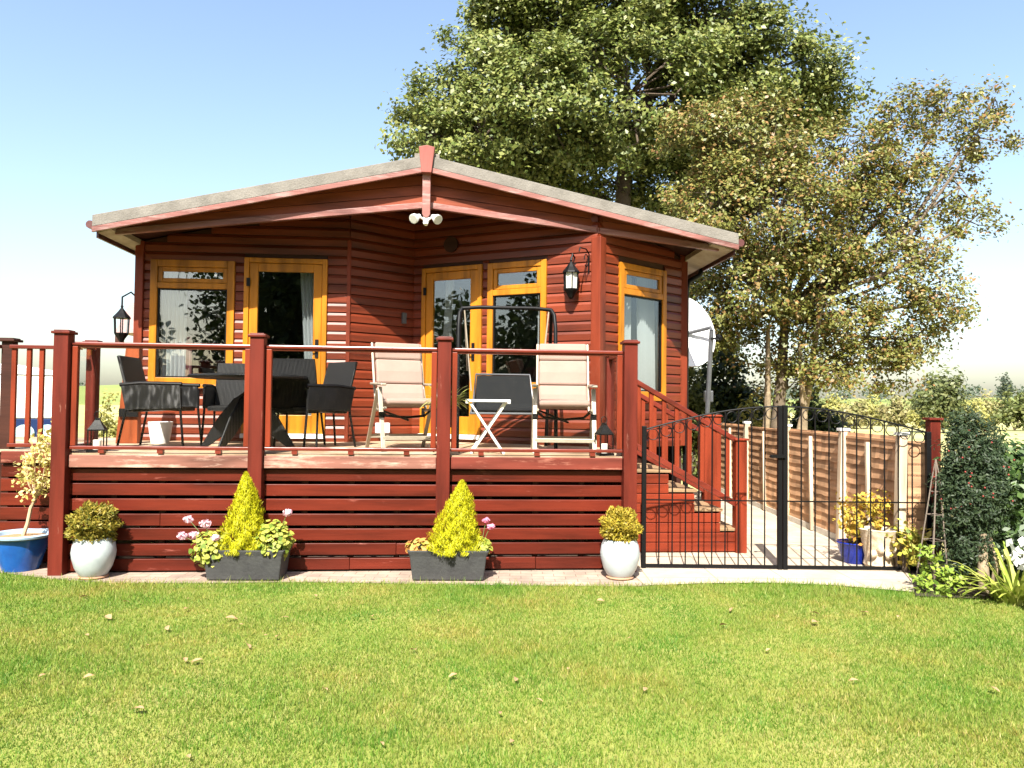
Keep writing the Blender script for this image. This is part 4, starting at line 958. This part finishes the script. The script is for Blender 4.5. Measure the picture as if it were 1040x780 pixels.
leafy('laurel_hedge', (4.82, 6.75, 0), 'glossy light green laurel hedge at the right edge behind the strap leaves', 'hedge', 15000, (.9, .5, 1.3), [(.025, .06, .01), (.05, .1, .022), (.09, .15, .035), (.035, .075, .015)], .08, 36,
      [(-.5, .1, .85, .35, .35, .4, 1), (-.35, 0, .9, .4, .35, .38, 1), (-.5, .1, .4, .3, .3, .35, .8), (.2, 0, .95, .5, .4, .36, 1.2), (-.35, 0, .4, .35, .3, .35, .7), (.3, 0, .4, .5, .35, .4, 1), (.9, .1, .7, .5, .5, .6, 1)], 8, aspect=.5, spec=.6)
leafy('white_rose', (4.32, 6.38, 0), 'white flowers on a low bush between the yew and the strap leaves', 'flowers', 60, (.12, .1, .4), [(.78, .78, .76), (.8, .8, .79)], .09, 37, [(0, 0, .36, .09, .08, .05, 1)], 4)
strap_plant('strap_leaved_plant', (4.12, 6.16, 0), 'bright green strap leaved clump at the right edge of the lawn', 'plant', 130, .55, .03, [(.2, .28, .03), (.36, .42, .07), (.45, .46, .12), (.16, .22, .03)], seed=9, rad=.22, up=.7)

# ================================================================== TREES
def px(x, y, D):   # point of the photograph at distance D
    d = F+Rt*((x-520)/770)+Up*((390-y)/770); return Vector((0, 0, CH))+d*D
def tree(name, label, base, trunk_pts, trunk_r, lobes, cols, leafs, per, seed, bark, clump=.4, cat='tree', density=1., group=None, trans=.3, lim=True):
    rr = np.random.default_rng(seed); e = empty(name, base, 0, label, cat, group); b = np.array(base)
    C = []; N = []; br = MB(); tr = [Vector(p) for p in trunk_pts]
    br.tube([p-Vector(base) for p in tr], [trunk_r*(1-.55*i/(len(tr)-1)) for i in range(len(tr))], 10)
    top = np.array(tr[-1]); mid = np.array(tr[len(tr)//2])
    for (x, y, z, r, ds) in lobes:
        c = np.array([x, y, z]); st_ = top if z > top[2]-.5 else mid
        m1 = (st_+c)/2+rr.normal(size=3)*.08*np.linalg.norm(c-st_)+np.array([0, 0, -.06*np.linalg.norm(c-st_)])
        if lim: br.tube([Vector(st_-b), Vector(m1-b), Vector(c-b)], [trunk_r*.38, trunk_r*.25, trunk_r*.12], 7)
        nc = max(4, int(density*ds*10*r*r/clump**2*.35)); d = sphere_dirs(nc, rr)
        cc = c+d*(rr.uniform(.2, 1.05, nc)**.45)[:, None]*r*np.array([1, 1, .9])
        for q in range(nc):
            if lim and q % 2 == 0:
                mm = (c+cc[q])/2+rr.normal(size=3)*.12*r; br.tube([Vector(c-b), Vector(mm-b), Vector(cc[q]-b)], [trunk_r*.09, trunk_r*.06, trunk_r*.03], 5, False)
            k = int(per*rr.uniform(.5, 1.5)); s = clump*rr.uniform(.6, 1.2)
            C.append(cc[q]+rr.normal(size=(k, 3))*s*np.array([.55, .55, .38])); N.append(np.tile(d[q]*.5, (k, 1))+rr.normal(size=(k, 3))*.55+np.array([0, -.25, .75]))
    C = np.vstack(C)-b; N = np.vstack(N); s = rr.uniform(.6, 1.35, len(C))*leafs
    br.build('trunk', bark, e, smooth=True)
    mesh_np('crown', cards(C, N, s, s*.62, fold=.15), 4, leaf(name+'_leaf', cols, trans, .45, .35), e)
    return e
def lob(x, y, r, D, dd=0., ds=1.):
    p = px(x, y, D+dd); return (p.x, p.y, p.z, r/770*D, ds)
D = 20.
OAK = [(462, 112, 56, 0), (434, 135, 32, -1), (505, 70, 60, 0), (490, 140, 60, -1), (560, 30, 75, 1), (560, 120, 75, -1.5), (640, -10, 90, 0), (640, 95, 90, -1), (708, 28, 78, 0), (715, 110, 80, 1), (782, 70, 60, 0), (838, 88, 40, 0), (780, 140, 60, 1), (640, -110, 100, 0), (560, -70, 70, 1), (690, -80, 80, 0), (600, 190, 70, 1), (690, 190, 60, 1), (520, 175, 50, 1), (815, 120, 42, 1), (520, 5, 45, 0)]
tb_ = px(632, 440, D); tb_.z = 0
tree('oak_tree', 'tall dense green oak tree rising behind the lodge roof', tuple(tb_), [(tb_.x, tb_.y, 0), (tb_.x+.05, tb_.y, 3), (tb_.x-.05, tb_.y, 6), (tb_.x, tb_.y, 8.2)], .38,
     [lob(x, y, r, D, dd) for x, y, r, dd in OAK], [(.055, .085, .015), (.115, .145, .03), (.19, .205, .05), (.09, .125, .025), (.235, .235, .075)], .125, 360, 51, 'bark', .5, trans=.18, density=.85)
D = 14.5
CRAB = [(720, 140, 48, 0, 1), (770, 150, 60, 0, 1), (725, 215, 55, -.5, 1.1), (790, 215, 70, -.6, 1.1), (850, 160, 52, .3, .8), (850, 230, 60, 0, .9), (760, 285, 60, -.4, 1.), (830, 295, 60, 0, .85), (885, 200, 42, .5, .9), (905, 125, 38, .5, .7), (960, 115, 38, .5, .65), (995, 140, 32, .4, .6), (975, 190, 34, .3, .6), (930, 170, 34, .2, .6), (920, 280, 42, 0, .8), (955, 305, 34, -.3, .7), (880, 345, 40, 0, .9), (925, 345, 32, .2, .8), (725, 330, 45, .3, .9), (780, 355, 36, 0, .6), (845, 375, 36, -.2, .9), (905, 375, 30, 0, .8), (800, 395, 26, .2, .5), (720, 270, 40, .6, 1), (985, 225, 26, 0, .6), (935, 235, 34, .2, .65), (1010, 100, 20, .4, .5)]
tb_ = px(792, 470, D); tb_.z = 0
cr = tree('crab_apple_tree', 'tangled olive and russet tree with bare twigs on its right, standing behind the lap fence', tuple(tb_), [(tb_.x, tb_.y, 0), (tb_.x-.05, tb_.y, 1.2), (tb_.x+.03, tb_.y, 2.2), (tb_.x+.1, tb_.y, 3.4)], .16,
     [lob(x, y, r, D, dd, ds) for x, y, r, dd, ds in CRAB], [(.07, .09, .018), (.145, .155, .034), (.21, .195, .05), (.24, .12, .045), (.11, .13, .026), (.185, .185, .045), (.13, .14, .03)], .078, 125, 52, 'bark_mid', .3, density=1.3, trans=.2)
s = MB()
for x0, y0, x1, y1 in ((773, 455, 780, 330), (800, 450, 835, 300), (815, 440, 812, 350)):
    p, q = px(x0, y0, D)-Vector(cr.location), px(x1, y1, D-.3)-Vector(cr.location); p.z = 0; s.tube([p, p.lerp(q, .5)+Vector((.06, 0, 0)), q], [.085, .065, .035], 8)
s.build('side_trunk', 'bark_pale', cr, smooth=True)
# dark undergrowth behind the dish pole
def bush(px_, py_, D, wpx, hpx, label, cols, seed, n=2200, ls=.1, name='hedgerow_bush', cat='bush', group=None, ground=0.):
    p = px(px_, py_, D); h = hpx/770*D; rw = wpx/770*D/2; base = Vector((p.x, p.y, ground)); top = p.z-ground
    lobes = []; rr = random.Random(seed)
    for k in range(6):
        f = rr.uniform(-.65, .65); hh = top*rr.uniform(.45, .85)*(1-.4*abs(f)); lobes.append((rw*f, rw*.3*rr.uniform(-1, 1), hh*.75, rw*rr.uniform(.32, .5), rw*.4, hh*rr.uniform(.32, .45), 1.))
    lobes.append((0, 0, top*.72, rw*.4, rw*.4, top*.28, 1.)); lobes.append((0, 0, top*.3, rw*.85, rw*.5, top*.3, 1.3))
    return leafy(name, base, label, cat, n, (rw, rw*.5, top), cols, ls, seed, lobes, 7, group)
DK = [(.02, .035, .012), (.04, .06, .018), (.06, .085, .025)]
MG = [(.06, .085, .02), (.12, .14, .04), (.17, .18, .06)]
YG = [(.22, .22, .06), (.36, .33, .11), (.28, .28, .07)]
OL = [(.14, .15, .05), (.25, .23, .09), (.3, .25, .12)]
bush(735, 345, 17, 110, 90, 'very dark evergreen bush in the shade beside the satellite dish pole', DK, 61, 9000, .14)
bush(700, 330, 16, 60, 90, 'mid green bush close behind the satellite dish', MG, 62, 4200, .12)
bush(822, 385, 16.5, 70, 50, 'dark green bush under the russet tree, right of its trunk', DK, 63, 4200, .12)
bush(765, 395, 15.6, 60, 40, 'pale green shrub at the foot of the russet tree', YG, 64, 1500, .1)
# the field's hedge line
HB = 'bushes along the far side of the field'
for i, (x, y, D, wp, c, lb) in enumerate(((848, 399, 78, 34, YG, 'pale yellow green bush farthest left along the field, beside the russet tree'), (885, 400, 74, 36, YG, 'yellow green bush below the distant green slope'), (915, 402, 70, 44, OL, 'low olive brown bush left of the round field tree'),
        (1000, 400, 70, 44, OL, 'olive bush right of the round field tree, below the poplar'), (1030, 394, 60, 40, MG, 'mid green bush at the right edge beyond the laurel hedge'), (868, 408, 60, 40, OL, 'low straggling olive bush in front of the field hedge'), (985, 405, 62, 60, YG, 'wide low yellow green bush behind the yew'), (825, 396, 80, 40, MG, 'mid green bush behind the russet tree trunk'), (940, 404, 66, 40, YG, 'low pale bush just left of the red timber post'))):
    bush(x, y, D, wp, 30, lb, c, 70+i, 1600, .34, group=HB)
bush(958, 370, 52, 66, 50, 'large round mid green field tree above the red timber post', [(.06, .08, .025), (.1, .12, .04), (.15, .16, .06)], 85, 3600, .3, 'field_tree', 'tree')
# hills, tree line, poplar, as real distant ground
hl = MB(); vs = []; n = 60
for i in range(n+1):
    x = -900+i*30.; h = 7.5+2.5*sin(i*.31)+1.5*sin(i*.83+1); h *= 1.
    vs += [(x, 260, -.5), (x, 330, h*.55), (x, 420, h), (x, 700, h+3)]
hl.add(vs, [(4*i+j, 4*i+4+j, 4*i+5+j, 4*i+1+j) for i in range(n) for j in range(3)]); M['hill'] = patch_mat('hill_grass', [(.3, (.16, .2, .06)), (.7, (.22, .25, .08))], .02)
o = hl.build('hills', 'hill', smooth=True); tag(o, kind='structure')
rr = np.random.default_rng(77); C = []
for k in range(260):
    x = rr.uniform(-650, 650); y = rr.uniform(405, 440); hgt = rr.uniform(4, 9); c0 = np.array([x, y, 7.5]); m_ = 60
    C.append(c0+rr.normal(size=(m_, 3))*np.array([2.6, 2, hgt*.3])+np.array([0, 0, hgt*.45]))
C = np.vstack(C); n = len(C); tl = mesh_np('treeline', cards(C, rr.normal(size=(n, 3))+np.array([0, -1, .8]), rr.uniform(1., 2.2, n), rr.uniform(.8, 1.6, n)), 4, leaf('treeline_leaf', [(.05, .075, .05), (.08, .1, .06), (.06, .085, .055)], .2)); tag(tl, 'far line of dark trees on the low ridge at the horizon', 'trees', kind='stuff')
pp = px(1021, 380, 300); leafy('poplar_tree', (pp.x, pp.y, 0), 'lone tall poplar standing on the far horizon at the right', 'tree', 900, (3, 3, 12), [(.05, .07, .05), (.08, .1, .06)], 1.1, 90, [(0, 0, pp.z*.72, 1.5, 1.5, pp.z*.28, 1), (0, 0, pp.z*.4, 2, 2, pp.z*.3, .8)], 3)
rr = np.random.default_rng(78); C = []   # wood behind the photographer, mirrored in the windows; enlarged to shade the porch
for k in range(80):
    x = rr.uniform(-7.2, 26); y = rr.uniform(-16, -9); hgt = rr.uniform(11, 14) if y > -11 else rr.uniform(12, 16); m_ = 2200
    if k < 8: x, y, hgt = -7.6+.7*k, -14.5+(k % 3)*.7, 8.5+.8*k
    d = sphere_dirs(m_, rr)*(rr.uniform(.1, 1, m_)**.4)[:, None]; C.append(np.array([x, y, hgt*.55])+d*np.array([2.2, 2.2, hgt*.46]))
for k in range(14):  # out-of-view trees added so the bay window mirrors something dark
    x = rr.uniform(-17, -9); y = rr.uniform(-6, .5); hgt = rr.uniform(4.5, 6.5); m_ = 1500
    d = sphere_dirs(m_, rr)*(rr.uniform(.1, 1, m_)**.4)[:, None]; C.append(np.array([x, y, hgt*.5])+d*np.array([1.7, 1.7, hgt*.5]))
C = np.vstack(C); n = len(C); bt = mesh_np('woodland', cards(C, rr.normal(size=(n, 3))+np.array([0, 0, .8]), rr.uniform(.16, .3, n), rr.uniform(.1, .2, n)), 4, leaf('woodland_leaf', DK, .25)); tag(bt, 'dark wood mirrored in the lodge windows, enlarged to shade the porch', 'trees', kind='stuff')

# ================================================================== LEFT BACKGROUND
cv = empty('caravan', (-13.3, 17.2, 0), .62, 'white caravan with a dark blue lower band seen through the left balusters', 'caravan')
M['cream'] = plain('caravan_white', (.78, .79, .79), .45, c2=(.74, .75, .75), bmp=.02); M['navy_band'] = plain('navy_band', (.006, .024, .1), .4, bmp=.02)
r = MB(); r.prism([(-2.6, -1.1, 1.12), (2.5, -1.1, 1.12), (2.62, -1.1, 2.2), (1.6, -1.1, 2.36), (-2.6, -1.1, 2.36)], (0, 0, 0), (0, 2.2, 0)); r.build('body', 'cream', cv, bev=.04)
r = MB(); r.prism([(-2.58, -1.09, .42), (2.44, -1.09, .42), (2.48, -1.09, 1.117), (-2.58, -1.09, 1.117)], (0, 0, 0), (0, 2.18, 0)); r.build('lower_band', 'navy_band', cv, bev=.02)
r = MB(); r.box((0, -1.105, 2.12), (5.0, .012, .02)); r.build('trim_strip', 'grey_metal', cv)
for x in (1.85, 2.3):
    r = MB(); r.tube([(x, -1.115, .78), (x, -1.105, .78)], [.2, .2], 24); dco = r.build('round_decal', plain('decal_teal', (.25, .5, .6), .5, c2=(.7, .75, .75), nscale=6, bmp=0), cv)
r = MB(); r.box((-.9, -1.11, 1.75), (1.3, .02, .55)); r.build('window', plain('tinted_window', (.02, .03, .035), .05), cv)
for x in (-.3, .5):
    r = MB(); r.tube([(x, -1.0, .32), (x, -.8, .32)], .32, 20); r.build('wheel', 'black', cv)
nb = empty('bungalow', (-13.3, 30, 0), .03, 'white neighbouring house with a brown tiled roof behind the left corner of the lodge', 'house')
r = MB(); r.box((1.8, 2.4, 2.15), (7., 4.6, 4.3)); r.build('wall', plain('white_render', (.75, .74, .71), .8, bmp=.1), nb)
r = MB(); r.prism([(-2.2, -.5, 4.2), (-3.0, 2.4, 5.75), (-2.2, 5.2, 4.2)], (0, 0, 0), (7.5, 0, 0)); r.build('roof', plain('brown_tiles', (.3, .2, .18), .85, c2=(.2, .13, .12), nscale=12, bmp=.5), nb)
r = MB(); r.box((-1.1, .08, 2.9), (.9, .06, 1.1)); r.build('window', plain('dark_window', (.03, .04, .045), .05), nb)
r = MB(); r.box((-2.0, -.5, 3.95), (.3, .12, .5)); r.build('bargeboard', 'dark_wood', nb)
bush(112, 398, 18, 36, 30, 'pale green bush in front of the white bungalow', YG, 95, 1200, .1)

# ================================================================== LAWN GRASS
def grass(n, y0, y1, hmin, hmax, wd):
    rr = NR; y = y0+(y1-y0)*rr.uniform(0, 1, n)**.8; x = rr.uniform(-1, 1, n)*(y*.72+.4)
    keep = y < edge_y(x)+rr.normal(size=n)*.018; x, y = x[keep], y[keep]; n = len(x)
    pat = .5+.5*np.sin(x*2.1+1.3*np.sin(y*1.7))*np.cos(y*2.6+np.sin(x*1.9)); h = rr.uniform(hmin, hmax, n)*(.65+.6*pat)
    a = rr.uniform(0, 2*pi, n); ln = rr.uniform(.1, .9, n)*h; b = rr.uniform(0, pi, n); w_ = wd*rr.uniform(.6, 1.3, n)*.5
    base = np.stack([x, y, np.zeros(n)], 1); s = np.stack([np.cos(b)*w_, np.sin(b)*w_, np.zeros(n)], 1)
    tip = base+np.stack([np.cos(a)*ln, np.sin(a)*ln, h], 1)
    return np.stack([base-s, base+s, tip], 1).reshape(-1, 3)
def grass_mat():
    m, n, b = _mat('grass_blade')
    ge = n.nodes.new('ShaderNodeNewGeometry'); r = ramp(n, [(.0, (.1, .175, .02)), (.45, (.175, .245, .035)), (.8, (.26, .285, .055)), (1., (.38, .34, .13))]); n.links.new(ge.outputs['Random Per Island'], r.inputs[0])
    no = nd(n, 'ShaderNodeTexNoise', i_Scale=1.3, i_Detail=6, i_Roughness=.65); n.links.new(coords(n, (1, 1, 0)), no.inputs['Vector'])
    r2 = ramp(n, [(.34, (.5, .82, .5)), (.44, (.82, 1., .78)), (.52, (1., 1.02, 1.)), (.59, (1.2, 1.06, 1.1)), (.68, (1.3, .95, 1.15))]); n.links.new(no.outputs[0], r2.inputs[0])
    col = mixc(n, 1., r.outputs[0], r2.outputs[0], 'MULTIPLY')
    n3 = nd(n, 'ShaderNodeTexNoise', i_Scale=7., i_Detail=4, i_Roughness=.7); n.links.new(coords(n, (1, 1.6, 0)), n3.inputs['Vector'])
    r3 = ramp(n, [(.34, (.62, .76, .6)), (.47, (1., 1., 1.)), (.62, (1., 1., 1.)), (.75, (1.25, 1.15, 1.25))]); n.links.new(n3.outputs[0], r3.inputs[0])
    col = mixc(n, 1., col, r3.outputs[0], 'MULTIPLY'); n.links.new(col, b.inputs['Base Color']); b.inputs['Roughness'].default_value = .55; b.inputs['Specular IOR Level'].default_value = .25
    t = n.nodes.new('ShaderNodeBsdfTranslucent'); n.links.new(col, t.inputs[0]); mx = n.nodes.new('ShaderNodeMixShader'); mx.inputs[0].default_value = .35
    n.links.new(b.outputs[0], mx.inputs[1]); n.links.new(t.outputs[0], mx.inputs[2]); n.links.new(mx.outputs[0], n.nodes['Material Output'].inputs[0]); return m
M['blade'] = grass_mat()
V = np.vstack([grass(420000, 2.6, 7.1, .012, .032, .0055), grass(9000, 6.2, 7.2, .04, .075, .006)])
go = mesh_np('grass', V, 3, 'blade'); tag(go, 'short sunlit lawn grass', 'grass', kind='stuff')
# fallen leaves
M['litter'] = leaf('dry_leaf', [(.4, .26, .14), (.52, .38, .23), (.3, .17, .08), (.55, .45, .33)], .15)
lm_ = []
for q in range(4):
    mb = MB(); L_ = .02+.005*q; pts_ = []
    for j, (f, wv) in enumerate(((0, .05), (.25, .7), (.55, 1.), (.8, .6), (1, .04))): pts_ += [(-wv*L_*.55, (f-.5)*2*L_, .012*wv*(1+.3*q)), (0, (f-.5)*2*L_, .002+.006*f), (wv*L_*.55, (f-.5)*2*L_, .01*wv)]
    mb.add(pts_, [f for j in range(4) for f in ((3*j, 3*j+1, 3*j+4, 3*j+3), (3*j+1, 3*j+2, 3*j+5, 3*j+4))])
    lm_.append(mb)
proto = []
LP = [(43, 686), (90, 687), (85, 606), (128, 611), (192, 608), (189, 618), (110, 627), (235, 628), (245, 634), (170, 638), (282, 646), (252, 656), (270, 645), (188, 670), (200, 671), (140, 720), (192, 768), (388, 755), (290, 627), (377, 626), (445, 620), (456, 625), (460, 686), (548, 711), (577, 679), (508, 724), (520, 753), (524, 690), (720, 613), (743, 619), (828, 623), (828, 632), (912, 626), (867, 691), (878, 622), (735, 635), (640, 648), (88, 645), (320, 605), (610, 610), (150, 655), (655, 700), (420, 660), (1010, 700), (330, 700), (780, 660)]
for i, (x, y) in enumerate(LP):
    d = F+Rt*((x-520)/770)+Up*((390-y)/770); t_ = (.03-CH)/d.z; p = Vector((0, 0, CH))+d*t_
    if i < 4: o = lm_[i].build('fallen_leaf', 'litter'); proto.append(o)
    else: o = proto[i % 4].copy(); COL.objects.link(o)
    o.location = (p.x, p.y, .03); o.rotation_euler = (R.uniform(-.3, .3), R.uniform(-.3, .3), R.uniform(0, 6.3)); sc_ = R.uniform(.6, 1.3); o.scale = (sc_, sc_, sc_*.7)
    tag(o, 'dry tan leaf lying on the lawn', 'leaf', 'fallen leaves on the lawn')
for x, y, s_, in ((880, 624, .035),):
    pass
